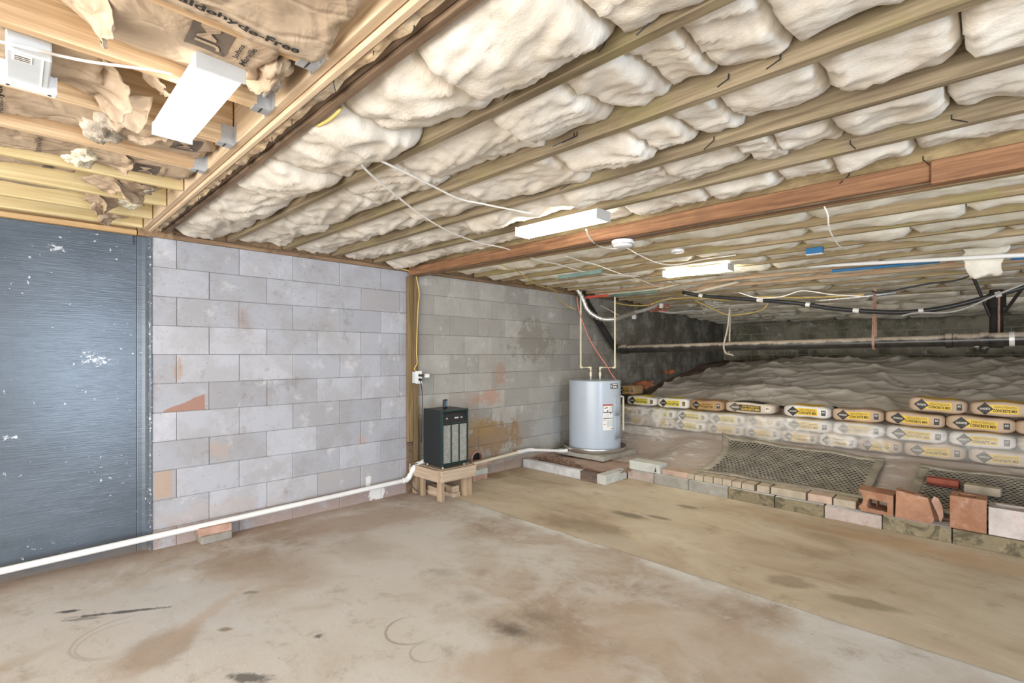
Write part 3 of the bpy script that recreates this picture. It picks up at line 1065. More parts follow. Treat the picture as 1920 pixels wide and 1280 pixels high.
# ------------------------------------------------------------------ white batts between the old joists
rb = random.Random(21)
SEAMS = {
    0: [-4.15, -3.35, -2.75, -2.25, -1.62, -1.18, -0.72, -0.25, 0.3, 0.9],
    1: [-4.15, -3.3, -2.45, -1.95, -1.33, -1.0, -0.78, -0.62, -0.42, 0.10, 0.55, 1.0],
    2: [-4.15, -3.4, -2.6, -2.05, -1.4, -1.02, -0.86, -0.70, -0.40, -0.09, 0.3, 1.0],
    3: [-4.15, -3.2, -2.5, -1.7, -1.12, -0.80, -0.66, -0.46, -0.15, 0.3, 1.0],
    4: [-4.15, -3.3, -2.4, -1.6, -1.12, -0.78, -0.55, -0.27, 0.12, 1.0],
}


def batt(k, i, xa, xb, sag, last):
    ya = yj(k) + 0.043 if k else 0.770
    yb = yj(k + 1) - 0.003
    L = xb - xa
    fine = k < 6
    nx = max(10, int(L / (0.022 if fine else 0.05)))
    ny = 26 if fine else 12
    seed = k * 13.7 + i * 5.3
    droop = rb.uniform(-0.012, 0.02)
    tilt = rb.uniform(-0.022, 0.022)
    big = rb.random() < 0.18
    far = sstep(7.0, 9.0, yj(k)) * 0.07
    edge = rb.uniform(0.045, 0.075) if k else rb.uniform(0.02, 0.05)
    if k == 4:
        edge += 0.055
    if k > 4:
        edge = rb.uniform(0.050, 0.082) - 0.055 * sstep(12, 16, k)
    hi = 0.008 if 4 < k < 14 else 0.0
    small = L < 0.34

    def f(s, t):
        x = lerp(xa, xb, s)
        y = lerp(ya, yb, t)
        z0 = zc(x, y)
        # ragged line where the batt meets the joist
        e = edge + 0.045 * fbm(x * 3.1, seed, k * 2.0) + 0.014 * fbm(x * 13, seed + 3, 1.0) + 0.006 * n3(x * 60, seed) + (0.022 * fbm(x * 6, seed + 9, 2.0) if k > 4 else 0.0)
        e = max(-0.006, min(0.145, e))
        w = math.sin(PI * min(1, max(0, t))) ** 0.62 if 0 < t < 1 else 0.0
        mid = 0.026 + hi - sag - droop + tilt * (s * 2 - 1) + 0.028 * fbm(x * 2.4, y * 3.0 + seed, 5.0)
        z = lerp(e, min(mid, e + 0.01), w)
        if small:
            z += 0.025 * (t - 0.5)
        # rounded ends and soft folds
        en = abs(2 * s - 1)
        z += 0.034 * max(0, en - (0.70 if small else 1 - 0.07 / L)) ** 2 / (0.30 if small else 0.07 / L) ** 2
        if big:
            z -= 0.012 * w
        z -= 0.020 * w * (1 - abs(n3(x * 5.5 + 4 * n3(y * 5, seed), y * 5.5, seed))) ** 4
        z += 0.009 * fbm(x * 13, y * 17, seed, 3) * (1 if fine else 0.6)
        z -= far * w
        return z0 + z, x, y

    def fn(s, t):
        z, x, y = f(s, t)
        jx = 0.010 * n3(y * 9, seed + 2.0) + 0.006 * n3(y * 31, seed)
        gap = 0.004
        x += (jx if 0.02 < s < 0.98 else (jx * 0.6))
        return (x + (gap if s < 0.02 else (-gap if s > 0.98 else 0)), y, z)

    mb = MB()
    # bottom surface, with the rim rolled upward
    def fr(a, b):
        s = min(1, max(0, (a * (nx + 2) - 1) / nx))
        t = min(1, max(0, (b * (ny + 2) - 1) / ny))
        x, y, z = fn(s, t)
        if a < 0.5 / (nx + 2) or a > 1 - 0.5 / (nx + 2) or b < 0.5 / (ny + 2) or b > 1 - 0.5 / (ny + 2):
            z = max(z + 0.01, zc(x, y) + 0.185)
        return (x, y, z)
    mb.grid(nx + 2, ny + 2, fr, flip=True)
    o = mb.build('insulation_batt', M['fibre'] if k < 5 else M['fibre_far'], smooth_=True, center=True)
    place = 'beside the dark girder' if k == 0 else ('%s bay past the dark girder' % ORD[k + 1] if k < 5 else '%s bay past the reddish girder' % ORD[k - 4])
    lab = 'white fibreglass, %s, %s' % (place, 'last piece away from the block wall' if last else ORD[i + 1] + ' piece from the block wall')
    tag(o, lab, 'insulation', 'white fibreglass between the old joists')


for k in range(0, NJ):
    if k in SEAMS:
        sm = SEAMS[k]
    else:
        sm = [-4.15]
        while sm[-1] < 0.75:
            sm.append(sm[-1] + rb.uniform(0.55, 1.35))
    for i in range(len(sm) - 1):
        if k == 4 and i == 4:
            pass
        batt(k, i, sm[i], sm[i + 1], 0.035 if k == 0 else (0.004 if k < 6 else 0.012), i == len(sm) - 2)

# spring wires that hold the batts up
WIRES = [(1, (1030, 236), 0.12), (1, (1438, 84), 0.10), (1, (1330, 118), 0.10), (2, (1130, 290), 0.12), (2, (975, 190), 0.08), (2, (1775, 190), 0.10),
         (3, (970, 350), 0.16), (3, (1040, 335), 0.10), (3, (1362, 285), 0.08), (3, (1584, 260), 0.10), (4, (1580, 318), 0.08), (4, (1723, 285), 0.10), (1, (1200, 10), 0.06), (1, (1135, 90), 0.07)]
cnt = {}
for k, (u, v), ln in WIRES:
    p = P(u, v, Z=2.18)
    k = max(1, min(5, round((p.y - 0.73) / SP)))
    y = yj(k)
    cnt[k] = cnt.get(k, 0) + 1
    z = zc(p.x, y)
    mb = MB()
    a = rb.uniform(-0.05, 0.05)
    mb.tube([(p.x + a, y - 0.008 - ln * 0.6, z - 0.022), (p.x, y - 0.006, z - 0.006 + 0.03), (p.x, y - 0.004, z + 0.04)], 0.0022, 5)
    o = mb.build('support_wire', M['wire_dark'], center=True)
    tag(o, 'thin dark spring wire at the %s joist from the dark girder, %s' % (ORD[k], ['', 'foremost one there', 'next one along there', 'third one along there', 'fourth one along there', 'fifth one along there', 'sixth one along there'][cnt[k]]), 'wire', 'wires holding up the insulation')

# ------------------------------------------------------------------ new floor at the near side: joists along y and kraft faced batts
NX = [-1.405, -1.785, -2.19, -2.60, -3.00, -3.40, -3.80, -4.13]
for i, x in enumerate(NX):
    mb = MB()
    w = 0.038
    z0, z1 = zc(x), zc(x)
    mb.box(x - w / 2, x + w / 2, YN, 0.614, zc(x) + 0.002, zc(x) + 0.195)
    o = mb.build('floor_joist', M['new_y'] if i < 4 else M['yellow_y'], bevel=0.003, seg=1, center=True)
    tag(o, ('fresh pine joist against the pale girder board, %s counting from the blue wall' % ORD[len(NX) - i]), 'joist', 'new joists at the near side')
    if i < 4:
        hx = x
        t = thing('joist_hanger', 'galvanised joist hanger on the pale girder board, %s counting from the open side' % ORD[i + 1], 'bracket', (hx, 0.6165, zc(x)), 0, 'joist hangers')
        mb = MB()
        mb.box(-0.0225, 0.0225, -0.055, 0.0, -0.004, 0.0015)
        mb.build('seat', M['steel'], t)
        for s in (-1, 1):
            mb = MB()
            mb.box(s * 0.0208 - 0.001, s * 0.0208 + 0.001, -0.045, 0.0, 0.0, 0.07)
            mb.box(min(s * 0.021, s * 0.048), max(s * 0.021, s * 0.048), -0.0006, 0.0026, 0.0, 0.08)
            mb.build('flange', M['steel'], t)
        mb = MB()
        for q in range(4):
            mb.lathe([(0.0035, -0.0052), (0.0035, -0.004)], (-0.014 + q * 0.0095, -0.03, 0.0), 8)
        mb.build('nail_studs', M['wire_dark'], t)


class Sheet:
    """kraft paper face hanging between two joists"""

    def __init__(self, xa, xb, ya, yb, seed, sag=0.0, amp=0.02, base=0.05, edge=0.095, lift=None, edge2=None):
        self.a = (xa, xb, ya, yb, seed, sag, amp, lift)
        self.base, self.edge, self.edge2 = base, edge, edge if edge2 is None else edge2

    def z(self, x, y):
        xa, xb, ya, yb, seed, sag, amp, el = self.a
        t = max(0, min(1, (x - xa) / (xb - xa)))
        w = math.sin(PI * t) ** 0.8 if 0 < t < 1 else 0
        e = lerp(self.edge, self.edge2, t) + 0.035 * fbm(y * 2.0, seed, t * 2)
        r = 1 - abs(n3(x * 3.4 + 1.5 * n3(y * 2, seed), y * 2.6, seed))
        c = lerp(e, self.base - sag, w) + amp * fbm(x * 2.6, y * 2.2, seed, 3) - amp * 0.9 * r ** 5 * w
        r2 = 1 - abs(n3(x * 8 + 2 * n3(y * 4, seed + 1), y * 7.0, seed + 2))
        c -= amp * 0.45 * r2 ** 6
        if el:
            c += poly_at(el, y)
        return zc(x, y) + c

    def build(self, label, nx=30, ny=90):
        xa, xb, ya, yb, seed, sag, amp, el = self.a
        t = thing('kraft_batt', label, 'insulation', ((xa + xb) / 2, (ya + yb) / 2, 2.2), 0, 'brown paper insulation between the new joists')
        self.root = t
        off = Vector(t.location)
        mb = MB()

        def fn(a, b):
            x = lerp(xa, xb, a)
            y = lerp(ya, yb, b) + (0.03 * fbm(x * 9, seed) * sstep(0.8, 1, b))
            z = self.z(x, y)
            if b > 0.999 or b < 0.001:
                z += 0.03
            return Vector((x, y, z)) - off
        mb.grid(nx, ny, fn, flip=True)
        mb.build('paper_face', M['kraft'], t, smooth_=True, solid=0.002)
        mb = MB()
        mb.box(xa + 0.004 - off.x, xb - 0.004 - off.x, ya + 0.01 - off.y, yb - 0.02 - off.y, 0.15, 0.175)
        mb.build('fibre_fill', M['fibre_pale'], t)
        return t

    def text(self, body, cx, cy, ln, h, up='x', ink='ink', bold=0.0, name='printed_lettering', parent=None):
        """lettering printed on the paper; baseline runs along +y ('x' up) or along +x"""
        vs, fs = text_fit(body, ln, h, bold)
        off = Vector(self.root.location)
        mb = MB()
        out = []
        for a, b in vs:
            x, y = (cx + b, cy + a) if up == 'x' else (cx + a, cy - b)
            out.append(Vector((x, y, self.z(x, y) - 0.0065)) - off)
        mb.add(out, [f[::-1] for f in fs])
        o = mb.build(name, M[ink], parent or self.root)
        return o

    def patch(self, cx, cy, lx, ly, ink='grey_ink', dz=0.0028, name='printed_patch', shear=0.0):
        off = Vector(self.root.location)
        mb = MB()

        def fn(a, b):
            x = cx + (a - 0.5) * lx
            y = cy + (b - 0.5) * ly + shear * (a - 0.5)
            return Vector((x, y, self.z(x, y) - dz)) - off
        mb.grid(10, 10, fn, flip=True)
        return mb.build(name, M[ink], self.root)

    def logo(self, cx, cy, s, up='x'):
        if up == 'x':
            b_ = self.patch(cx, cy, s * 0.8, s, shear=s * 0.12, name='printed_badge')
        else:
            b_ = self.patch(cx, cy, s, s * 0.8, name='printed_badge')
        self.text('JM', cx, cy, s * 0.72, s * 0.5, up, 'kraft', 0.012, 'badge_lettering', b_)

    def flap(self, x, y, w, l, rz, drop, seed, mat='kraft'):
        """torn piece of paper curling down"""
        off = Vector(self.root.location)
        mb = MB()
        c, s = math.cos(rz), math.sin(rz)
        zt = zc(x, y) + 0.03

        def fn(a, b):
            p = (a - 0.5) * w * (1 - 0.55 * b)
            curl = l * 0.6 * math.sin(b * 1.7)
            q = curl * 0.7 + 0.015 * fbm(a * 3, b * 3, seed)
            z = -drop * b * (0.8 + 0.2 * b) + 0.02 * fbm(a * 2.5 + 3, b * 2.5, seed) + 0.02 * abs(a - 0.5)
            return Vector((x + p * c - q * s, y + p * s + q * c, zt + z)) - off
        mb.grid(14, 14, fn)
        o = mb.build('torn_paper_flap', M[mat], self.root, smooth_=True, solid=0.002)
        return o

    def tuft(self, x, y, r, seed, mat='fibre_tuft', sx=1.0, sy=1.0, sz=0.8, dz=0.02):
        """clump of loose fibre"""
        off = Vector(self.root.location)
        mb = MB()
        n1, n2 = 26, 16
        c = Vector((x, y, zc(x, y) + dz))

        def fn(a, b):
            th, ph = a * 2 * PI, (b - 0.5) * PI
            d = Vector((math.cos(th) * math.cos(ph), math.sin(th) * math.cos(ph), math.sin(ph)))
            k = 1 + 0.55 * fbm(d.x * 1.6 + seed, d.y * 1.6, d.z * 1.6) + 0.22 * (1 - 2 * abs(n3(d.x * 5, d.y * 5 + seed, d.z * 5)))
            q = d * r * max(0.3, k)
            return c + Vector((q.x * sx, q.y * sy, q.z * sz)) - off
        mb.grid(n1, n2, fn)
        return mb.build('fibre_tuft', M[mat], self.root, smooth_=True)


def bay(i):
    """clear x range between new joists i+1 and i"""
    return NX[i + 1] + 0.022, NX[i] - 0.022


FF = 'Formaldehyde-Free'
# the bay on the open side of the first new joist: a wide loose sheet covers that joist
s0 = Sheet(-1.350, -0.86, -1.2, 0.60, 3.3, 0.0, 0.012, 0.004, -0.006)
s0.build('big loose sheet of brown paper in the top corner by the pale girder board', 44, 110)
s0.text(FF, -1.318, 0.345, 0.37, 0.026, 'x', 'ink', 0.03)
s1 = Sheet(bay(0)[0], -1.354, -1.2, 0.52, 8.1, 0.0, 0.012, 0.002, 0.045, [(-0.2, 0.075), (0.05, 0.075), (0.17, 0.0), (0.5, -0.004)], -0.018)
s1.build('brown paper insulation with a big printed badge, over the tube light beside the white box', 40, 110)
s1.logo(-1.470, 0.362, 0.118, 'y')
s1.text('Johns', -1.470, 0.430, 0.075, 0.016, 'y', 'ink', 0.02)
s1.text('Manville', -1.470, 0.452, 0.105, 0.016, 'y', 'ink', 0.02)
s1.tuft(-1.515, 0.535, 0.055, 9.4, 'kraft', 1.3, 0.6, 0.8)
s1.tuft(-1.60, 0.545, 0.045, 2.4, 'fibre_tuft', 1.3, 0.7, 0.8)
s1.flap(-1.545, 0.10, 0.17, 0.15, 0.25, 0.09, 1.7)
s1.flap(-1.55, 0.475, 0.24, 0.12, 0.3, 0.08, 3.7)
s2 = Sheet(bay(1)[0], bay(1)[1], -1.2, 0.20, 12.7, 0.0, 0.028, 0.045, 0.08)
s2.build('crumpled brown paper insulation between the white box and its tube light', 34, 90)
s2.flap(-1.98, 0.17, 0.24, 0.20, 0.1, 0.10, 2.9)
s2.flap(-2.08, 0.25, 0.18, 0.14, 1.2, 0.10, 6.9)
s2.flap(-1.92, 0.30, 0.2, 0.16, -0.5, 0.06, 9.9)
s3 = Sheet(bay(2)[0], bay(2)[1], -1.2, 0.60, 17.9, 0.0, 0.014, 0.03, 0.06)
s3.build('brown paper with a grey fibre tuft behind the tube light beside the white box', 30, 100)
s3.text('Formaldehyde', -2.40, -0.03, 0.20, 0.020, 'y', 'ink', 0.02)
s3.tuft(-2.43, 0.235, 0.062, 6.6, 'fibre_tuft', 1.3, 0.9, 0.6, 0.03)
s3.tuft(-2.33, 0.255, 0.045, 3.6, 'fibre_tuft', 1.3, 0.9, 0.6, 0.03)
s3.logo(-2.38, 0.50, 0.12, 'y')
s3.flap(-2.34, 0.33, 0.26, 0.16, 0.9, 0.035, 4.9)
s4 = Sheet(bay(3)[0], bay(3)[1], -1.2, 0.60, 23.1, 0.0, 0.014, 0.02, 0.05)
s4.build('brown paper insulation with a small dark badge, one bay from the grey fibre tuft', 30, 100)
s4.text('Johns', -2.79, -0.10, 0.13, 0.034, 'y', 'ink', 0.03)
s4.text('Manville', -2.79, 0.07, 0.19, 0.022, 'y', 'ink', 0.0)
s4.tuft(-2.86, 0.20, 0.05, 7.1, 'fibre_pale', 1.2, 1.0, 0.7, 0.03)
s4.tuft(-2.79, 0.215, 0.042, 4.1, 'fibre_pale', 1.2, 1.0, 0.7, 0.03)
s4.logo(-2.80, 0.43, 0.115, 'y')
s4.text('Johns Manville', -2.80, 0.50, 0.13, 0.014, 'y', 'ink', 0.0)
s4.flap(-2.78, 0.28, 0.26, 0.2, 0.2, 0.05, 3.2)
s5 = Sheet(bay(4)[0], bay(4)[1], -1.2, 0.22, 29.4, 0.0, 0.012, 0.045, 0.08)
s5.build('brown paper insulation cut short, two bays from the grey fibre tuft', 30, 90)
s5.text('Johns Manville', -3.20, -0.10, 0.22, 0.022, 'y', 'ink', 0.0)
s5.text('JM', -3.20, 0.12, 0.16, 0.05, 'y', 'grey_ink', 0.03)
s5.flap(-3.18, 0.26, 0.26, 0.24, 0.3, 0.06, 8.2)
s5.flap(-3.22, 0.38, 0.22, 0.2, -0.9, 0.10, 1.2)
s5.flap(-3.12, 0.46, 0.2, 0.2, 1.9, 0.07, 4.2)
s5.tuft(-3.2, 0.48, 0.05, 5.5, 'fibre_tuft', 1.3, 1.0, 0.5, 0.04)
s6 = Sheet(bay(5)[0], bay(5)[1], -1.2, 0.30, 33.3, 0.0, 0.012, 0.05, 0.09)
s6.build('brown paper insulation with ragged end, three bays from the grey fibre tuft', 30, 90)
s6.flap(-3.6, 0.28, 0.24, 0.2, 0.0, 0.07, 6.2)
s6.flap(-3.58, 0.42, 0.2, 0.26, 2.4, 0.08, 7.7)
s6.tuft(-3.62, 0.47, 0.05, 1.5, 'fibre_pale', 1.2, 1.2, 0.5, 0.04)
s7 = Sheet(bay(6)[0], bay(6)[1], -1.2, 0.10, 39.3, 0.0, 0.010, 0.06, 0.10)
s7.build('brown paper insulation in the narrow bay along the blue wall', 30, 80)
s7.flap(-3.95, 0.46, 0.16, 0.22, 2.2, 0.06, 4.1)

# ------------------------------------------------------------------ lamps
M['tube_glow'] = None


def m_glow(name, c, s):
    t = NT(name)
    t.bsdf((0.9, 0.9, 0.88), 0.4, 0, None, 0.5, emit=c, es=s)
    return t.mat


M['glow'] = m_glow('lit lamp diffuser', (1.0, 0.955, 0.86), 18.0)
M['glow_far'] = m_glow('lit lamp diffuser far', (1.0, 0.94, 0.80), 60.0)
M['glow_near'] = m_glow('lit lamp diffuser near', (1.0, 0.955, 0.86), 6.0)


def lamp(x0, x1, y0, y1, z, label, glow, hgt=0.058):
    cx, cy = (x0 + x1) / 2, (y0 + y1) / 2
    t = thing('ceiling_light', label, 'light', (cx, cy, z), 0, 'two foot tube lights')
    hx, hy, h = (x1 - x0) / 2, (y1 - y0) / 2, hgt
    sl = -0.01
    mb = MB()
    mb.box(-hx + 0.01, hx - 0.01, -hy + 0.012, hy - 0.012, h * 0.72, h)
    mb.build('housing', M['white_metal'], t, bevel=0.004)
    mb = MB()
    # wraparound diffuser, trough shaped
    pr = [(-hy, h * 0.80), (-hy, 0.012), (-hy + 0.012, 0.0), (hy - 0.012, 0.0), (hy, 0.012), (hy, h * 0.80), (hy - 0.004, h * 0.80), (-hy + 0.004, h * 0.80)]
    mb.prism(pr, 0, -hx + 0.006, hx - 0.006)
    mb.build('diffuser', glow, t)
    for s in (-1, 1):
        mb = MB()
        a, b = sorted((s * (hx - 0.006), s * hx))
        mb.box(a, b, -hy - 0.003, hy + 0.003, -0.003, h)
        mb.build('end_cap', M['lamp_cap_shaded'], t, bevel=0.002)
    t.rotation_euler = (0, math.atan(0.010), 0)
    return t


lamp(-2.16, -1.553, 0.350, 0.470, 2.132, 'lit white tube light beside the white box, under the new pine joists', M['glow_near'], 0.046)
lamp(-2.27, -1.63, 2.30, 2.43, zc(-1.95, 2.4) - 0.060, 'lit white tube light beside the reddish girder and smoke alarm', M['glow'])
lamp(-2.43, -1.79, 4.53, 4.66, zc(-2.1, 4.6) - 0.060, 'lit white tube light deep in the ceiling over the concrete bags', M['glow_far'])

# white box on the near joists
t = thing('junction_box', 'white plastic box with a screwed flange beside the near pine joists', 'box', (-1.94, 0.03, 2.145), 0)
mb = MB()
mb.box(-0.098, 0.095, -0.045, 0.045, 0.0, 0.055)
mb.build('body', M['grey_plastic'], t, bevel=0.004)
mb = MB()
mb.box(-0.135, -0.10, -0.060, 0.065, -0.010, 0.055)
mb.build('flange', M['white_plastic'], t, bevel=0.004)
for s in (-0.042, 0.047):
    mb = MB()
    mb.tube([(-0.118, s, -0.0115), (-0.118, s, -0.009)], 0.004, 10)
    mb.build('screw', M['wire_dark'], t)
mb = MB()
mb.box(0.045, 0.085, -0.032, 0.006, -0.0014, 0.0)
mb.build('rating_sticker', M['paper_white'], t)
mb = MB()
for q in range(3):
    mb.box(0.078 - 0.011 * q - 0.005, 0.078 - 0.011 * q, -0.028, 0.002, -0.002, -0.0012)
mb.build('sticker_print', M['grey_ink'], t)
mb = MB()
mb.box(-0.096, 0.093, 0.026, 0.029, -0.0015, 0.0)
mb.build('body_ridge_seam', M['white_plastic'], t)

# ------------------------------------------------------------------ along the block wall
# wooden post under the reddish girder
mb = MB()
mb.box(XW + 0.006, XW + 0.052, 2.735, 2.775, 0.42, 2.112)
mb.box(XW + 0.006, XW + 0.040, 2.777, 2.835, 0.0, 2.112)
t = thing('post', 'brown treated wooden post against the block wall behind the dehumidifier', 'post', (XW + 0.03, 2.78, 0.0))
mb = MB()
mb.box(-0.024, 0.016, -0.062, -0.002, 0.50, 2.115)
mb.build('board', M['post_z'], t, bevel=0.004)
mb = MB()
mb.box(-0.024, 0.008, 0.0, 0.062, 0.0, 2.115)
mb.build('board', M['post_z'], t, bevel=0.004)
mb = MB()
mb.box(-0.024, 0.010, -0.060, -0.002, 0.0, 0.495)
mb.build('board', M['dark_x'], t, bevel=0.004)['label'] = 'dark lower piece of the post'

# outlet box on the post
po = P(784, 707, X=XW + 0.07)
t = thing('outlet_box', 'white double outlet box with black plugs on the wooden post', 'outlet', (XW + 0.05, po.y, po.z))
mb = MB()
mb.box(-0.036, 0.028, -0.052, 0.024, -0.056, 0.056)
mb.build('back_box', M['grey_plastic'], t, bevel=0.004)
mb = MB()
mb.box(0.028, 0.034, -0.036, 0.036, -0.062, 0.062)
cpl = mb.build('cover_plate', M['white_plastic'], t, bevel=0.003)
for zz in (-0.022, 0.020):
    mb = MB()
    mb.box(0.0335, 0.037, -0.016, 0.016, zz - 0.014, zz + 0.014)
    mb.build('receptacle', M['white_plastic'], cpl, bevel=0.003)
for n_, zz, ln in (('plug', 0.020, 0.034), ('plug', -0.022, 0.026)):
    mb = MB()
    mb.tube([(0.037, 0.0, zz), (0.037 + ln * 0.6, 0.006, zz - 0.002), (0.037 + ln, 0.02, zz - 0.004)], [0.013, 0.012, 0.007], 10)
    mb.build('plug', M['black'], t, smooth_=True)
# small white adapter with a thin blue wire
ax = P(800, 704, X=XW + 0.10)
t = thing('plug_adapter', 'small white adapter beside the outlet with a thin blue wire', 'adapter', ax)
mb = MB()
mb.box(-0.02, 0.02, -0.018, 0.022, -0.018, 0.018)
mb.build('body', M['white_plastic'], t, bevel=0.004)
mb = MB()
q = [ax + Vector((0, 0.0, -0.018))] + [P(u, v, X=XW + 0.07) for u, v in ((806, 722), (809, 738), (806, 752), (800, 760))]
mb.tube([a - ax for a in smooth(q, 5)], 0.0022, 6)
mb.build('wire', M['cable_blue'], t)


def cable(label, pts, r, m, cat='cable', name='cable', group=None, n=6, smooth_pts=True):
    mb = MB()
    mb.tube(smooth(pts, n) if smooth_pts else pts, r, 8)
    o = mb.build(name, M[m], smooth_=True, center=True)
    return tag(o, label, cat, group)


# yellow cable down the post
cable('yellow cable running down the wooden post to the outlet', [Vector((XW + 0.03, 2.62, 2.185))] + [P(u, v, X=XW + 0.055) for u, v in ((776, 512), (783, 530), (786, 552), (784, 575), (782, 620), (781, 660), (782, 680), (777, 691), (781, 697))], 0.006, 'cable_yellow')
# dehumidifier lead
cable('thin black lead dropping from the outlet behind the dehumidifier', [P(786, 709, X=XW + 0.13)] + [P(u, v, X=XW + 0.07) for u, v in ((790, 722), (792, 745), (791, 790), (790, 830))], 0.004, 'cable_black')

# ------------------------------------------------------------------ bench and dehumidifier
BX, BY = -3.92, 2.955
t = thing('bench', 'low rough lumber bench carrying the dark dehumidifier', 'bench', (BX, BY, 0))
for (a, b) in ((-0.25, -0.13), (-0.125, -0.005), (0.0, 0.12), (0.125, 0.235)):
    mb = MB()
    mb.box(a, b, -0.185, 0.185, 0.258, 0.294)
    mb.build('top_board', M['bench_y'], t, bevel=0.003)
mb = MB(); mb.box(0.2355, 0.272, -0.205, 0.205, 0.185, 0.290)
mb.build('apron', M['bench_y'], t, bevel=0.003)
mb = MB(); mb.box(-0.25, 0.2345, -0.2245, -0.1865, 0.185, 0.290)
mb.build('apron', M['bench_x'], t, bevel=0.003)
mb = MB(); mb.box(-0.25, 0.2345, 0.1865, 0.2245, 0.185, 0.290)
mb.build('apron', M['bench_x'], t, bevel=0.003)
for (a, b, c, d) in ((0.165, 0.234, -0.1855, -0.147), (0.165, 0.234, 0.10, 0.185), (-0.245, -0.17, -0.1855, -0.10), (-0.245, -0.17, 0.147, 0.1855)):
    mb = MB(); mb.box(a, b, c, d, 0, 0.2575)
    mb.build('leg', M['bench_z'], t, bevel=0.003)
mb = MB(); mb.box(-0.10, -0.06, -0.185, -0.146, 0, 0.2575)
mb.build('leg', M['bench_z'], t, bevel=0.003)

rc = random.Random(3)
for i, (x, y, z, lx, ly, lz, rz, lab) in enumerate([
        (-3.93, 2.885, 0.0, 0.20, 0.075, 0.042, 0.08, 'wood offcut lying under the bench, lower one of the front pile'),
        (-3.925, 2.88, 0.043, 0.19, 0.07, 0.042, -0.06, 'wood offcut under the bench, on top of the front pile'),
        (-3.80, 2.975, 0.0, 0.16, 0.085, 0.042, 0.15, 'reddish wood offcut under the bench, bottom of the farther pile'),
        (-3.82, 2.98, 0.043, 0.17, 0.08, 0.06, 0.0, 'thick wood offcut under the bench, top of the farther pile')]):
    mb = MB(); mb.box(-lx / 2, lx / 2, -ly / 2, ly / 2, 0, lz)
    o = mb.build('wood_offcut', M['bench_x'], bevel=0.003, loc=(x, y, z))
    o.rotation_euler = (0, 0, rz)
    tag(o, lab, 'wood block', 'offcuts under the bench')

# dehumidifier: 0.30 x 0.31 x 0.54
t = thing('dehumidifier', 'dark green black dehumidifier with three grille columns standing on the low bench', 'dehumidifier', (-3.845, 2.945, 0.2945))
hx, hy, H = 0.15, 0.157, 0.54
mb = MB()
mb.box(-hx, hx - 0.03, -hy, hy, 0.022, H)
mb.build('cabinet', M['dehum'], t, bevel=0.006)
mb = MB()
fr = [(-hy, hy, 0.022, 0.045), (-hy, hy, H - 0.022, H), (-hy, -hy + 0.016, 0.045, H - 0.022), (hy - 0.016, hy, 0.045, H - 0.022), (-hy + 0.016, hy - 0.016, 0.405, 0.418),
      (-hy + 0.105, -hy + 0.115, 0.045, 0.405), (hy - 0.115, hy - 0.105, 0.045, 0.405)]
for a, b, c, d in fr:
    mb.box(hx - 0.029, hx, a, b, c, d)
mb.build('front_frame', M['teal_trim'], t, bevel=0.003)
mb = MB()
mb.box(hx - 0.0295, hx - 0.026, -hy + 0.016, hy - 0.016, 0.045, H - 0.022)
mb.build('recess', M['dehum_dark'], t)
M['grille'] = M_plain('light grille louvers', (0.50, 0.50, 0.47), 0.45, 0.3, 0.2, 30)
for a, b in ((-hy + 0.017, -hy + 0.104), (-hy + 0.116, hy - 0.116), (hy - 0.104, hy - 0.017)):
    mb = MB()
    for q in range(34):
        z = 0.050 + q * 0.0104
        M3 = Matrix.Rotation(-0.5, 3, 'Y')
        mb.obox((hx - 0.014, (a + b) / 2, z), (0.014, b - a, 0.0045), M3)
    mb.build('louver_grille', M['grille'], t)
mb = MB()
mb.add([(hx - 0.004, -hy + 0.017, 0.42), (hx - 0.004, hy - 0.017, 0.42), (hx - 0.022, hy - 0.017, H - 0.024), (hx - 0.022, -hy + 0.017, H - 0.024),
        (hx - 0.026, -hy + 0.017, 0.42), (hx - 0.026, hy - 0.017, 0.42), (hx - 0.026, hy - 0.017, H - 0.024), (hx - 0.026, -hy + 0.017, H - 0.024)],
       [(0, 1, 2, 3), (5, 4, 7, 6), (4, 0, 3, 7), (1, 5, 6, 2)])
cst = mb.build('control_strip', M['black'], t)
for y, w, m in ((-0.095, 0.02, 'steel'), (0.02, 0.045, 'grey_plastic'), (0.08, 0.02, 'steel')):
    mb = MB()
    mb.box(hx - 0.018, hx - 0.008, y - w / 2, y + w / 2, 0.455, 0.468)
    mb.build('control_knob', M[m], cst, bevel=0.002)
for a in (-1, 1):
    for b in (-1, 1):
        mb = MB()
        mb.lathe([(0.004, 0.012), (0.011, 0.010), (0.011, 0.0), (0.006, 0.0)], (a * (hx - 0.03), b * (hy - 0.03), 0), 12)
        mb.lathe([(0.006, 0.023), (0.006, 0.011)], (a * (hx - 0.03), b * (hy - 0.03), 0), 10)
        mb.build('foot', M['steel'], t)
# handset on top
t = thing('small_meter', 'small black meter standing on top of the dehumidifier', 'gauge', (-3.885, 2.965, 0.8355), 0.35)
mb = MB(); mb.box(-0.012, 0.012, -0.028, 0.028, 0, 0.082)
mb.build('body', M['black'], t, bevel=0.005)
mb = MB(); mb.box(0.0121, 0.0135, -0.012, 0.020, 0.012, 0.068)
mb.build('screen', M['cable_blue'], t)

cable('black drain lead curling off the back of the bench', [Vector((-3.99, 2.72, 0.315)), Vector((-4.05, 2.69, 0.30)), P(772, 876, X=-4.09), P(768, 890, X=-4.09), P(772, 908, X=-4.07), P(779, 918, X=-4.05), P(786, 922, X=-4.02)], 0.005, 'cable_black')

# ------------------------------------------------------------------ white drain pipe
t = thing('drain_pipe', 'long white plastic drain pipe running low along the wall up to the bench', 'pipe', (-4.10, 1.0, 0.10))
off = Vector(t.location)


def pipe_part(name, pts, r, m, n=12, parent=t):
    mb = MB()
    mb.tube([Vector(q) - Vector(parent.location) for q in pts], r, n)
    return mb.build(name, m, parent, smooth_='edge')


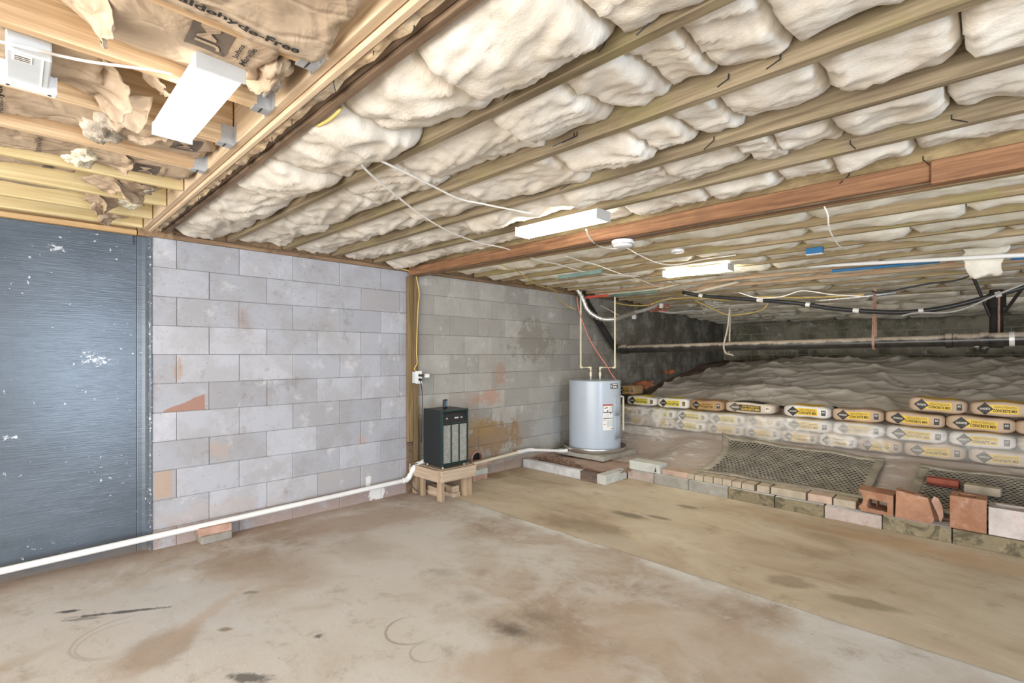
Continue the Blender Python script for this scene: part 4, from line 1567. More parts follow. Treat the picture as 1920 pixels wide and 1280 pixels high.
a = Vector((-4.12, -1.9, 0.075))
b = P(765, 899, X=-4.10)
c = P(777, 874, X=-4.07)
d = P(795, 864, X=-4.05)
pipe_part('pipe_run', [a, b], 0.021, M['pvc'])
pipe_part('riser', [b, c], 0.021, M['pvc'])
e = Vector((-4.02, 2.76, d.z + 0.002))
pipe_part('end_spigot', [c, d], 0.021, M['pvc'])
for p, q, w in ((b, (b - a).normalized(), (c - b).normalized()), (c, (c - b).normalized(), (d - c).normalized())):
    pipe_part('elbow', [p - q * 0.055, p - q * 0.02, p + w * 0.02, p + w * 0.055], 0.0265, M['pvc'])

t = thing('drain_pipe', 'dusty cream drain pipe from behind the dehumidifier to the water heater pan', 'pipe', (-4.05, 3.8, 0.20))
a = P(878, 872, X=-4.03)
b = P(978, 846, X=-4.06)
b2 = P(992, 843, X=-4.06)
c = P(1070, 844, Y=4.86)
d = Vector((-3.83, 4.93, 0.178))
c = Vector((-3.90, 4.80, 0.165))
pipe_part('pipe_run', [a, b], 0.017, M['pvc_dusty'], parent=t)
pipe_part('elbow', [b - (b2 - b) * 0.5, b, b2, b2 + (c - b2).normalized() * 0.06], 0.023, M['pvc'], parent=t)
pipe_part('pipe_run', [b2, c], 0.017, M['pvc'], parent=t)
pipe_part('elbow', [c - (c - b2).normalized() * 0.06, c, c + (d - c).normalized() * 0.05], 0.023, M['pvc'], parent=t)

# clay pipe mouth in the wall
pm = P(890, 868, X=XW)
t = thing('clay_pipe', 'round clay pipe mouth low in the block wall behind the cream drain pipe', 'pipe', (XW, pm.y, 0.21))
mb = MB()
R1, R0 = 0.085, 0.066
rot = Matrix.Rotation(PI / 2, 3, 'Y')
for prof, nm, mt in (([(R0, -0.03), (R0, 0.045), (R1, 0.045), (R1, 0.002)], 'collar', M['brick_dusty']), ([(0.0, 0.006), (R0, 0.006)], 'dark_bore', M['dehum_dark'])):
    mb = MB()
    mb.lathe(prof, (0, 0, 0), 28, False, False)
    mb.v = [rot @ q for q in mb.v]
    mb.build(nm, mt, t, smooth_='edge')

# blocks stacked against the wall
pb = P(918, 890, X=XW + 0.12)
for i, (z, h, m, lab, dx) in enumerate([(0.0, 0.058, 'brick_dusty', 'dusty brick at the bottom of the small stack by the block wall', 0.0), (0.059, 0.058, 'block_white', 'pale grey wood block, second from the bottom of the small stack', 0.004),
                                        (0.118, 0.04, 'paver_tan', 'tan wood piece, second from the top of the small stack', -0.004), (0.159, 0.042, 'brick_dusty', 'reddish wood piece topping the small stack by the block wall', 0.01)]):
    mb = MB(); mb.box(-0.055, 0.055, -0.10, 0.10, 0, h)
    o = mb.build('stacked_block', M[m], bevel=0.004, loc=(-4.115 + dx + 0.02, 3.56 + dx, z))
    o.rotation_euler = (0, 0, rc.uniform(-0.05, 0.05))
    tag(o, lab, 'block', 'small stack by the wall')

# two bricks propping the pipe by the blue wall
pb = P(362, 1015, X=-4.10)
for i, (z, h, m, lab) in enumerate([(0.0, 0.056, 'curb_grey', 'grey paint-splashed brick on the floor beneath the white pipe'), (0.0575, 0.056, 'brick_dusty', 'dusty red brick on top of the grey one, beneath the white pipe')]):
    mb = MB(); mb.box(-0.05, 0.05, -0.105 + 0.012 * (1 - i), 0.105, 0, h)
    o = mb.build('loose_brick', M[m], bevel=0.006, loc=(-4.105, 1.035, z - 0.02 + 0.0205))
    o.rotation_euler = (0, 0, 0.03 * (1 - 2 * i))
    tag(o, lab, 'brick', 'bricks under the white pipe')

# ------------------------------------------------------------------ heater corner
HX, HY = -3.72, 5.20
mb = MB(); mb.box(-0.36, 0.36, -0.36, 0.36, 0, 0.055)
o = mb.build('paver_slab', M['slab'], bevel=0.006, loc=(HX + 0.02, HY, 0.108))
tag(o, 'square grey concrete paver under the water heater pan', 'slab')
t = thing('drain_pan', 'round aluminium drain pan under the water heater', 'pan', (HX, HY, 0.1635))
mb = MB()
mb.lathe([(0.33, 0.001), (0.375, 0.004), (0.388, 0.055), (0.392, 0.058), (0.394, 0.054), (0.381, 0.0), (0.33, -0.0)], (0, 0, 0), 64, True, False)
mb.build('body', M['alum'], t, smooth_=True)
mb = MB()
mb.lathe([(0.392, 0.0), (0.396, 0.003), (0.392, 0.006), (0.388, 0.003)], (0, 0, 0.054), 64, False, False)
mb.build('rolled_rim', M['alum'], t, smooth_=True)

HR, HZ, HH = 0.322, 0.172, 0.862
t = thing('water_heater', 'short blue grey electric water heater standing in an aluminium pan', 'water heater', (HX, HY, HZ))
mb = MB()
mb.lathe([(HR - 0.015, 0.0), (HR, 0.008), (HR, HH - 0.02), (HR + 0.002, HH - 0.019), (HR + 0.002, HH - 0.006), (HR - 0.004, HH), (HR - 0.02, HH + 0.002), (0.0, HH + 0.006)], (0, 0, 0), 96)
mb.build('tank', M['tank'], t, smooth_='edge')
base_ang = math.atan2(-HY, -HX)       # towards the camera


def on_tank(mb, phi0, phi1, z0, z1, r, n=10, m=2):
    mb.grid(n, m, lambda a, b: (r * math.cos(base_ang + lerp(phi0, phi1, a)), r * math.sin(base_ang + lerp(phi0, phi1, a)), lerp(z0, z1, b)))
    return mb


def tank_part(name, phi0, phi1, z0, z1, r, m, th=0.0, n=10, parent=None):
    mb = MB()
    on_tank(mb, phi0, phi1, z0, z1, r, n)
    o = mb.build(name, m, parent or t, smooth_=True)
    if th:
        md = o.modifiers.new('solid', 'SOLIDIFY'); md.thickness = th; md.offset = 1
    return o


def tank_text(name, body, phi, z, w, h, r, m, bold=0.0):
    vs, fs = text_fit(body, w, h, bold)
    mb = MB()
    mb.add([(r * math.cos(base_ang + phi + a / r), r * math.sin(base_ang + phi + a / r), z + b) for a, b in vs], fs)
    mb.build(name, M[m], t)


f0, f1 = 0.30, 0.72            # label angles
zl = lambda v: 1.35 - (v - 665) * 5.98 / 935 - HZ
lw = tank_part('warning_label', f0, f1, zl(774), zl(758), HR + 0.0012, M['paper_white'])
tank_part('label_band', f0, f1, zl(761), zl(758), HR + 0.002, M['red'], parent=lw)
li = tank_part('instruction_label', f0, f1, zl(785), zl(774.6), HR + 0.0012, M['paper_white'])
lr = tank_part('rating_label', f0, f1, zl(807), zl(786), HR + 0.0012, M['paper_white'])
for k, (a, b, c, d, m) in enumerate([(0.31, 0.325, 760, 773, 'ink'), (0.705, 0.72, 760, 773, 'ink'), (0.31, 0.72, 772.5, 774, 'ink'), (0.36, 0.42, 764.5, 766.2, 'ink'), (0.43, 0.49, 763.5, 765.5, 'ink'),
                                     (0.46, 0.52, 769.5, 771.8, 'ink'), (0.60, 0.63, 773.5, 777, 'ink'), (0.32, 0.70, 784, 785, 'ink'), (0.33, 0.42, 788, 789, 'red'), (0.33, 0.41, 795, 796, 'red'),
                                     (0.46, 0.58, 788, 800, 'grey_plastic'), (0.61, 0.70, 788, 800, 'grey_plastic'), (0.65, 0.71, 803.5, 805, 'ink')]):
    tank_part('label_print', a, b, zl(d), zl(c), HR + 0.0022, M[m], n=3, parent=lw if c < 774 else (li if c < 785.5 else lr))
for k in range(6):
    tank_part('label_print', 0.55, 0.70, zl(764.4 + k * 1.3), zl(763.8 + k * 1.3), HR + 0.002, M['grey_plastic'], n=3, parent=lw)
for k in range(5):
    tank_part('label_print', 0.33, 0.56, zl(777.4 + k * 1.4), zl(776.8 + k * 1.4), HR + 0.002, M['grey_plastic'], n=3, parent=li)
# access cover strip
tank_part('access_cover', 0.80, 1.16, zl(779), zl(743), HR + 0.001, M['tank'], 0.012)
tank_part('access_cover', 0.80, 1.16, zl(824.5), zl(780), HR + 0.001, M['tank'], 0.012)
for v in (777.5, 823.5):
    tank_part('cover_latch', 0.82, 1.05, zl(v + 1.6), zl(v), HR + 0.014, M['cable_grey'], 0.003)
# maker's sticker near the rim: dark badge with pale swoosh
lb = tank_part('badge', 0.62, 1.02, zl(729), zl(719.5), HR + 0.0012, M['ink'])
tank_part('badge_print', 0.74, 0.96, zl(727.5), zl(724.6), HR + 0.002, M['paper_white'], n=4, parent=lb)
tank_part('badge_print', 0.72, 0.99, zl(722.6), zl(720.6), HR + 0.002, M['paper_white'], n=4, parent=lb)
tank_part('badge_print', 0.65, 0.70, zl(727), zl(721.5), HR + 0.002, M['grey_plastic'], n=3, parent=lb)
# rust-free scuffs near the foot
rr = random.Random(9)
mb = MB()
for k in range(60):
    a = rr.choice((rr.gauss(-0.05, 0.12), rr.gauss(0.2, 0.10), rr.gauss(-0.6, 0.1)))
    z = 0.09 + rr.gauss(0, 0.025)
    s = rr.uniform(0.0015, 0.004)
    on_tank(mb, a, a + s / HR, z, z + s, HR + 0.0008, 1, 1)
mb.build('scuff_speck', M['cable_grey'], t)['kind'] = 'stuff'

rt = Vector((0.813, 0.582, 0))      # sideways as seen from the door side
fw = Vector((-0.582, 0.813, 0))
top = Vector((HX, HY, HZ + HH))
for nm, off_ in (('nipple', -0.05), ('nipple', 0.065)):
    mb = MB()
    c = rt * off_
    mb.lathe([(0.013, HH), (0.013, HH + 0.045)], (c.x, c.y, 0), 12)
    mb.build(nm, M['steel'], t, smooth_='edge')


def hpipe(label, pts, r=0.0105):
    t = thing('supply_pipe', label, 'pipe', pts[0], 0, 'cream pipes above the water heater')
    o = Vector(pts[0])
    mb = MB()
    mb.tube([Vector(q) - o for q in pts], r, 10)
    # rounded at the joints by short sleeves
    mb.build('pipe_run', M['cpvc'], t, smooth_='edge')
    for p, q, s in zip(pts, pts[1:], pts[2:]):
        p, q, s = Vector(p), Vector(q), Vector(s)
        mb = MB()
        mb.tube([q - (q - p).normalized() * 0.028 - o, q - o, q + (s - q).normalized() * 0.028 - o], r * 1.4, 10)
        mb.build('elbow', M['cpvc'], t, smooth_='edge')
    mb = MB()
    a = Vector(pts[0])
    mb.tube([Vector((0, 0, 0.0)), Vector((0, 0, 0.05))], r * 1.5, 10)
    mb.build('socket', M['cpvc'], t, smooth_='edge')
    return t


a = top + rt * -0.05 + Vector((0, 0, 0.047))
hpipe('cream pipe above the water heater, jogging toward the block wall', [a, Vector((a.x, a.y, 1.19)), a + rt * -0.125 + Vector((0, 0, 1.19 - a.z)), Vector((a.x, a.y, 2.15)) + rt * -0.125])
b = top + rt * 0.065 + Vector((0, 0, 0.047))
hpipe('cream pipe above the water heater, jogging away from the block wall', [b, Vector((b.x, b.y, 1.19)), b + rt * 0.185 + Vector((0, 0, 1.19 - b.z)), Vector((b.x, b.y, 2.13)) + rt * 0.185])
v_ = b + rt * 0.09 + Vector((0, 0, 1.19 - b.z))
t = thing('shutoff_valve', 'dark valve handle on the far cream pipe above the water heater', 'valve', v_)
mb = MB(); mb.tube([(0, 0, 0.012), (0, 0, 0.035)], 0.006, 8); mb.obox((0, 0, 0.038), (0.05, 0.018, 0.01), Matrix.Rotation(0.6, 3, 'Z'))
mb.build('handle', M['black'], t)
c0 = top + rt * 0.26 + fw * -0.10
cable('red flexible cable bowing down to the top of the water heater', [c0 + Vector((0, 0, 0.004)), P(1146, 700, d=6.20), P(1138, 686, d=6.20), P(1120, 660, d=6.20), P(1104, 633, d=6.20), P(1093, 605, d=6.20), P(1084, 575, d=6.20), P(1082, 556, d=6.20)], 0.007, 'cable_red')
# relief discharge pipe at the side
q0 = Vector((HX, HY, 0)) + rt * 0.355 + fw * 0.05
t = thing('discharge_pipe', 'cream relief pipe hanging beside the water heater, over the pan', 'pipe', (q0.x, q0.y, 0.40))
mb = MB(); mb.tube([(0, 0, 0), (0, 0, 0.40)], 0.012, 10)
mb.build('pipe_run', M['cpvc'], t, smooth_='edge')
mb = MB(); mb.tube([Vector((0, 0, 0.395)), Vector((0, 0, 0.42)), -rt * 0.034 + Vector((0, 0, 0.425))], 0.015, 10)
mb.build('elbow', M['steel'], t, smooth_='edge')

# edging blocks of the heater corner
ep = [(-4.155, -3.60, 'curb_pale', 'long pale painted block edging the water heater corner, against the block wall'),
      (-3.598, -3.295, 'curb_pale', 'shorter pale painted block edging the water heater corner, beside the dark wood')]
for a, b, m, lab in ep:
    mb = MB(); mb.box(a, b, 4.34, 4.41, 0, 0.098)
    tag(mb.build('edging_block', M[m], bevel=0.005, center=True), lab, 'block', 'edging of the water heater corner')
for a, b, lab in ((-3.292, -3.135, 'dark weathered wood block in the heater corner edging, wider of two'), (-3.132, -3.075, 'dark weathered wood block in the heater corner edging, thinner of two')):
    mb = MB(); mb.box(a, b, 4.335, 4.40, 0, 0.098)
    tag(mb.build('edging_block', M['curb_wood'], bevel=0.004, center=True), lab, 'block', 'edging of the water heater corner')
mb = MB(); mb.box(-3.165, -2.985, 4.335, 4.74, 0, 0.100)
mb = MB(); mb.box(-3.072, -2.965, 4.33, 4.742, 0, 0.100)
tag(mb.build('edging_block', M['block_white'], bevel=0.006, center=True), 'clean pale block turning the corner of the heater edging', 'block', 'edging of the water heater corner')

# litter of bark and leaves behind the edging: past counting
mb = MB()
rl = random.Random(11)
for k in range(420):
    if k < 260:
        x = rl.uniform(-4.1, -3.45); y = 4.46 + abs(rl.gauss(0, 0.06)); hgt = 0.05 * max(0, 1 - abs(x + 3.85) / 0.3)
    elif k < 380:
        x = rl.uniform(-3.6, -3.05); y = 4.45 + abs(rl.gauss(0, 0.02)); hgt = 0
    else:
        x = rl.uniform(-2.98, -2.90); y = rl.uniform(4.62, 4.95); hgt = 0.02
    z = gz(x, y) + rl.uniform(0, 0.012) + hgt * rl.random()
    sz = rl.uniform(0.006, 0.022)
    R = Matrix.Rotation(rl.uniform(0, 6.3), 3, 'Z') @ Matrix.Rotation(rl.uniform(-0.6, 0.6), 3, 'X')
    mb.obox((x, y, z), (sz * 1.6, sz, sz * 0.35), R)
o = mb.build('leaf_litter', M['rubble'], center=True)
tag(o, 'scatter of bark chips and leaves behind the heater corner edging', 'debris', kind='stuff')

# ------------------------------------------------------------------ kerb of the crawl space
KX = [-2.962, -2.65, -2.27, -1.88, -1.475, -1.093, -0.703, -0.297, 0.11, 0.51, 0.92, 1.33]
KM = ['curb_pink', 'curb_grey', 'curb_grey', 'curb_moss', 'curb_moss', 'curb_pink', 'curb_moss', 'curb_moss', 'curb_moss', 'curb_grey', 'curb_moss']
KL = ['pinkish', 'grey', 'grey', 'mossy', 'mossy', 'pink speckled', 'mossy', 'dark mossy', 'mossy', 'grey', 'mossy']
for i in range(len(KX) - 1):
    a, b = KX[i] + 0.003, KX[i + 1] - 0.003
    cx = (a + b) / 2
    w = (b - a) / 2
    t = thing('curb_block', '%s kerb block at the crawl space edge, %s from the heater corner' % (KL[i], ORD[i + 1]), 'block', (cx, 4.85, 0), 0, 'kerb blocks of the crawl space')
    h = 0.100 + (0.006 if i > 5 else 0)
    mb = MB(); mb.box(-w, w, -0.10, 0.10, 0, h)
    mb.build('body', M[KM[i]], t, bevel=0.005)
    mb = MB()
    n_ = 14
    mb.grid(n_, 3, lambda p, q: (lerp(-w + 0.004, w - 0.004, p), lerp(-0.098, 0.09 if i < 7 else -0.06, q), h + 0.0005 + 0.003 * math.sin(q * PI) + (0 if q < 0.9 else -0.002)))
    if i < 7:
        mb.build('chalky_top', M['curb_pale'], t, smooth_=True)

tt = [0]


def kblock(name, label, x0, x1, y0, y1, z0, h, m, bevel=0.006, rz=0.0, cat='block', group=None):
    mb = MB(); mb.box(-(x1 - x0) / 2, (x1 - x0) / 2, -(y1 - y0) / 2, (y1 - y0) / 2, 0, h)
    o = mb.build(name, M[m], bevel=bevel, loc=((x0 + x1) / 2, (y0 + y1) / 2, z0))
    o.rotation_euler = (0, 0, rz)
    return tag(o, label, cat, group)


ZK = 0.1045
t = thing('solid_block', 'pale grey block with a small dark chip, lying on the kerb near the water heater', 'block', (-2.77, 4.835, ZK))
mb = MB(); mb.box(-0.182, 0.182, -0.072, 0.10, 0, 0.095)
mb.build('body', M['block_white'], t, bevel=0.005)
mb = MB(); mb.grid(3, 6, lambda a, b: (0.135 + 0.018 * (a - 0.5) * (1.2 - b), -0.0728, 0.012 + 0.05 * b + 0.008 * a))
mb.build('dark_chip_mark', M['ink'], t)
kblock('flat_paver', 'flat pinkish paver on the kerb, just past the pale grey block', -2.575, -2.275, 4.79, 4.95, ZK, 0.055, 'paver_pink', group='pavers on the kerb')
u_ = [1289, 1303, 1320, 1338, 1355, 1373, 1391, 1415]
xs_ = [P(u, 0, Y=4.80).x for u in u_]
for i in range(7):
    kblock('short_paver', 'tan end-on paver on the kerb before the mat, %s of seven in a row' % ORD[i + 1], xs_[i] + 0.003, xs_[i + 1] - 0.003, 4.785, 4.95, ZK, 0.058 + 0.003 * math.sin(i * 5), 'paver_tan', 0.004, rc.uniform(-0.012, 0.012), 'paver', 'pavers on the kerb')
kblock('short_paver', 'lone tan paver with a gap on both sides on the kerb, before the long pavers', P(1419, 0, Y=4.8).x, P(1442, 0, Y=4.8).x, 4.79, 4.94, ZK, 0.06, 'paver_tan', 0.004, 0.06, 'paver', 'pavers on the kerb')
kblock('long_paver', 'longest tan paver on the kerb, first of three long ones before the clay tiles', P(1446, 0, Y=4.8).x, P(1511, 0, Y=4.8).x, 4.79, 4.94, ZK, 0.066, 'paver_tan', 0.004, -0.01, 'paver', 'pavers on the kerb')
kblock('long_paver', 'pinkish paver on the kerb, second of three long ones before the clay tiles', P(1514, 0, Y=4.8).x, P(1559, 0, Y=4.8).x, 4.80, 4.94, ZK, 0.064, 'paver_pink', 0.004, 0.02, 'paver', 'pavers on the kerb')
kblock('long_paver', 'tan paver on the kerb touching the open clay tile', P(1562, 0, Y=4.8).x, P(1604, 0, Y=4.8).x, 4.80, 4.95, ZK, 0.060, 'paver_tan', 0.004, 0.03, 'paver', 'pavers on the kerb')


def ring_xz(mb, outer, inner, y0, y1):
    """frame with outer and inner outlines in x,z extruded along y (a hollow clay tile)"""
    n = len(outer)
    vs = []
    for y in (y0, y1):
        for p in outer + inner:
            vs.append((p[0], y + p[0] * 0 , p[1]))
    fs = []
    m = 2 * n
    for i in range(n):
        j = (i + 1) % n
        fs += [(i, j, n + j, n + i), (m + i, m + n + i, m + n + j, m + j), (i, m + i, m + j, j), (n + i, n + j, m + n + j, m + n + i)]
    mb.add(vs, fs)


def jag(a, b, z0, z1, n=4, amp=0.008, rnd=random.Random(4)):
    return [(lerp(a, b, k / n) + rnd.uniform(-amp, amp), lerp(z0, z1, k / n) + rnd.uniform(-amp, amp)) for k in range(1, n)]


ZT = ZK + 0.004
# clay tile lying with its opening toward the room, one end broken off
mb = MB()
x0, x1 = P(1612, 0, Y=4.80).x, P(1676, 0, Y=4.80).x
w = x1 - x0
o_ = [(0.018, 0.0), (w, 0.0), (w, 0.160), (-0.010, 0.172), (0.012, 0.148), (0.028, 0.10), (0.020, 0.06), (-0.006, 0.030)]
i_ = [(0.062, 0.034), (w - 0.038, 0.026), (w - 0.038, 0.098), (0.075, 0.108), (0.066, 0.104), (0.058, 0.085), (0.055, 0.06), (0.054, 0.044)]
ring_xz(mb, o_, i_, 0.0, 0.19)
mb.box(w * 0.45, w * 0.48, 0.10, 0.188, 0.03, 0.10)
o = mb.build('clay_tile', M['terracotta'], loc=(x0, 4.768, ZT), bevel=0.004)
tag(o, 'terracotta hollow tile with a long opening facing the room, broken at one end', 'clay tile', 'clay tiles on the kerb')

# second tile: solid face, cell on top, broken side
x0, x1 = P(1679, 0, Y=4.79).x, P(1768, 0, Y=4.79).x
w = x1 - x0
t = thing('clay_tile', 'terracotta tile with a slanting broken edge and a shard beside the kerb tiles', 'clay tile', (x0, 4.768, ZT), 0, 'clay tiles on the kerb')
mb = MB()
face = [(0, 0), (w * 0.78, -0.002), (w * 0.83, 0.03), (w * 0.80, 0.07), (w * 0.76, 0.12), (w * 0.70, 0.185), (0.006, 0.208)]
mb.prism([(q[1], q[0]) for q in face], 1, 0.0, 0.03)
mb.build('front_face', M['terracotta'], t, bevel=0.004)
mb = MB()
bk = [(0, 0), (w * 0.95, 0.0), (w * 0.97, 0.06), (w * 0.80, 0.13), (w * 0.55, 0.17), (0.006, 0.19)]
mb.prism([(q[1], q[0]) for q in bk], 1, 0.14, 0.17)
mb.box(0.0, 0.03, 0.03, 0.14, 0, 0.205)
mb.box(w * 0.36, w * 0.42, 0.03, 0.14, 0, 0.18)
mb.build('back_face', M['terracotta'], t, bevel=0.003)
mb = MB()
sh = [(w * 0.93, 0.0), (w * 1.0, 0.05), (w * 0.98, 0.12), (w * 0.90, 0.175), (w * 0.80, 0.19), (w * 0.74, 0.15), (w * 0.86, 0.07)]
mb.prism([(q[1], q[0]) for q in sh], 1, 0.075, 0.10)
mb.build('inner_web', M['brick_dusty'], t, bevel=0.003)


def slot_block(name, label, x0, x1, y0, D, h, m, slots, group):
    """upright block with cells open at the top"""
    w = x1 - x0
    t = thing(name, label, 'clay tile' if m == 'terracotta' else 'block', (x0, y0, ZT), 0, group)
    mb = MB()
    mb.box(0, w, 0, 0.035, 0, h)
    mb.box(0, w, D - 0.035, D, 0, h)
    xs = [0.0] + [q for s in slots for q in s] + [w]
    for k in range(0, len(xs), 2):
        mb.box(xs[k], xs[k + 1], 0.0352, D - 0.0352, 0, h - 0.0005)
    mb.build('shell', M[m], t, bevel=0.003)
    mb = MB(); mb.box(0.01, w - 0.01, 0.036, D - 0.036, 0.002, h * 0.45)
    mb.build('cell_bottom', M['brick_dusty'], t)


x0, x1 = P(1781, 0, Y=4.78).x, P(1850, 0, Y=4.78).x
slot_block('clay_tile', 'upright orange terracotta tile with one slot on top, square face toward the room', x0, x1, 4.766, 0.17, 0.232, 'terracotta', [(0.045, (x1 - x0) - 0.055)], 'clay tiles on the kerb')
x0 = P(1852, 0, Y=4.78).x
slot_block('hollow_block', 'pinkish white hollow concrete block standing on the kerb, touching the orange clay tile', x0 + 0.004, x0 + 0.40, 4.77, 0.19, 0.19, 'block_pink', [(0.035, 0.18), (0.215, 0.36)], 'blocks on the kerb')
slot_block('hollow_block', 'second pinkish white hollow block on the kerb, one away from the clay tiles', x0 + 0.42, x0 + 0.81, 4.77, 0.19, 0.19, 'block_pink', [(0.035, 0.18), (0.215, 0.36)], 'blocks on the kerb')


# ------------------------------------------------------------------ rubber ring mats
def mat_z(x, y):
    return gz(x, y) + 0.042


def ring_mat(label, xf0, xf1, yf, xb0, xb1, yb, rows, cols, curl=0.0):
    """mat lying on the bank; corners given at the kerb side (f) and the bag side (b)"""
    t = thing('ring_mat', label, 'mat', ((xf0 + xf1) / 2, yf, 0.15), 0, 'rubber ring mats')
    off = Vector(t.location)

    def at(a, b):
        xl = lerp(xf0, xb0, b) - curl * 0.0
        xl += curl * (math.sin(b * PI) * 0.10)
        x = lerp(xl, lerp(xf1, xb1, b), a)
        y = lerp(yf, yb, b)
        z = mat_z(x, y) + 0.012 * fbm(x * 3, y * 3, 9)
        if curl:
            z += 0.05 * max(0, 1 - a / 0.12) ** 2 * b
            z += 0.03 * sstep(0.8, 1.0, b) * max(0, 1 - a)
        return Vector((x, y, z)) - off
    mb = MB()
    m_ = 0.045
    mb.grid(40, 3, lambda a, b: at(a, b * m_ * 1.5))
    mb.grid(40, 3, lambda a, b: at(a, 1 - m_ * 1.5 * (1 - b)))
    mb.grid(3, 30, lambda a, b: at(a * m_, lerp(m_ * 1.5, 1 - m_ * 1.5, b)))
    mb.grid(3, 30, lambda a, b: at(1 - m_ * (1 - a), lerp(m_ * 1.5, 1 - m_ * 1.5, b)))
    a0, a1, b0, b1 = m_, 1 - m_, m_ * 1.5, 1 - m_ * 1.5
    mb.build('solid_rim', M['rubber'], t, smooth_=True, solid=0.012)
    mb = MB()
    da, db = (a1 - a0) / cols, (b1 - b0) / rows
    for j in range(rows):
        sh = 0.5 if j % 2 else 0.0
        for i in range(cols + (0 if j % 2 == 0 else -1)):
            ca, cb = a0 + (i + 0.5 + sh) * da, b0 + (j + 0.5) * db
            out, inn = [], []
            for k in range(8):
                w = 2 * PI * (k + 0.5) / 8
                cx, cy = math.cos(w), math.sin(w)
                m1 = max(abs(cx), abs(cy))
                out.append(at(ca + da * 0.5 * cx / m1, cb + db * 0.5 * cy / m1))
                inn.append(at(ca + da * 0.41 * cx, cb + db * 0.41 * cy))
            mb.add(out + inn, [(k, (k + 1) % 8, 8 + (k + 1) % 8, 8 + k) for k in range(8)])
        if j % 2:
            for aa, bb in ((a0, a0 + da * 0.5), (a1 - da * 0.5, a1)):
                mb.add([at(aa, b0 + j * db), at(bb, b0 + j * db), at(bb, b0 + (j + 1) * db), at(aa, b0 + (j + 1) * db)], [(0, 1, 2, 3)])
    mb.build('ring_mesh', M['rubber'], t, solid=0.003)
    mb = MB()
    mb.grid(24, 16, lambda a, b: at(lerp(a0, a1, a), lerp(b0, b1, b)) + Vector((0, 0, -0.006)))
    mb.build('hole_shade', M['black'], t, smooth_=True)  # black sheet added to stand for the shade inside the holes
    return t


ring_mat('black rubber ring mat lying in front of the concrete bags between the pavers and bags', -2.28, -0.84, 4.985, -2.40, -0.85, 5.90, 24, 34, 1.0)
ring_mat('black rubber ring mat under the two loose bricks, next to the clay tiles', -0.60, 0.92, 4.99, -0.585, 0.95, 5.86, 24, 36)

# bricks lying on the second mat
t = thing('cored_brick', 'red brick with three round holes lying on the rubber mat', 'brick', (-0.395, 5.45, mat_z(-0.4, 5.45) + 0.012), -0.06)
mb = MB()
W_, D_, H_ = 0.20, 0.092, 0.062
n_ = 16
top_o, bot = [], []
mb.box(-W_ / 2, W_ / 2, -D_ / 2, D_ / 2, 0, H_ * 0.35)
for z in (H_,):
    for k in range(3):
        cx = (k - 1) * W_ / 3
        ring, sq = [], []
        for q in range(n_):
            w = 2 * PI * (q + 0.5) / n_
            c, s = math.cos(w), math.sin(w)
            m1 = max(abs(c), abs(s))
            sq.append((cx + W_ / 6 * c / m1, D_ / 2 * s / m1, z))
            ring.append((cx + 0.024 * c, 0.024 * s, z))
        low = [(p[0], p[1], H_ * 0.35) for p in ring]
        mb.add(sq + ring + low, [(q, (q + 1) % n_, n_ + (q + 1) % n_, n_ + q) for q in range(n_)] + [(n_ + q, n_ + (q + 1) % n_, 2 * n_ + (q + 1) % n_, 2 * n_ + q) for q in range(n_)])
mb.add([(-W_ / 2, -D_ / 2, 0), (W_ / 2, -D_ / 2, 0), (W_ / 2, D_ / 2, 0), (-W_ / 2, D_ / 2, 0), (-W_ / 2, -D_ / 2, H_), (W_ / 2, -D_ / 2, H_), (W_ / 2, D_ / 2, H_), (-W_ / 2, D_ / 2, H_)],
       [(0, 1, 5, 4), (1, 2, 6, 5), (2, 3, 7, 6), (3, 0, 4, 7)])
mb.build('body', M['brick'], t)
mb = MB()
for k in range(3):
    mb.lathe([(0.0, 0.0225), (0.023, 0.0225)], ((k - 1) * W_ / 3, 0, 0), 14, False, False)
mb.build('hole_bottom', M['dehum_dark'], t)
kblock('loose_brick', 'dusty tan brick lying on the rubber mat beside the red holed brick', -0.262, -0.05, 5.36, 5.46, mat_z(-0.15, 5.41) + 0.012, 0.066, 'paver_tan', 0.006, -0.07, 'brick')

# ------------------------------------------------------------------ bags of concrete mix
M['bag_tan'] = M_plain('tan paper sack', (0.52, 0.38, 0.26), 0.6, 0, 0.1, 6, bump=0.15)
M['bag_brown'] = M_plain('brown paper sack', (0.40, 0.25, 0.13), 0.6, 0, 0.15, 6, bump=0.15)
M['bag_white'] = M_plain('white plastic sack', (0.74, 0.70, 0.64), 0.4, 0, 0.06, 6, bump=0.15)
M['bag_cream'] = M_plain('cream sack', (0.60, 0.50, 0.39), 0.5, 0, 0.08, 6, bump=0.15)
M['lab_yellow'] = M_plain('yellow print', (0.80, 0.53, 0.045), 0.5, 0, 0.06, 6)
M['lab_lemon'] = M_plain('lemon print', (0.82, 0.68, 0.10), 0.45, 0, 0.06, 6)
M['lab_brown'] = M_plain('ochre brown print', (0.50, 0.29, 0.07), 0.55, 0, 0.1, 6)
M['lab_dark'] = M_plain('charcoal print', (0.035, 0.03, 0.025), 0.5, 0, 0.1)
M['lab_olive'] = M_plain('olive ink', (0.20, 0.145, 0.03), 0.5, 0, 0.1)
M['lab_pale'] = M_plain('pale print', (0.72, 0.66, 0.55), 0.5, 0, 0.05)


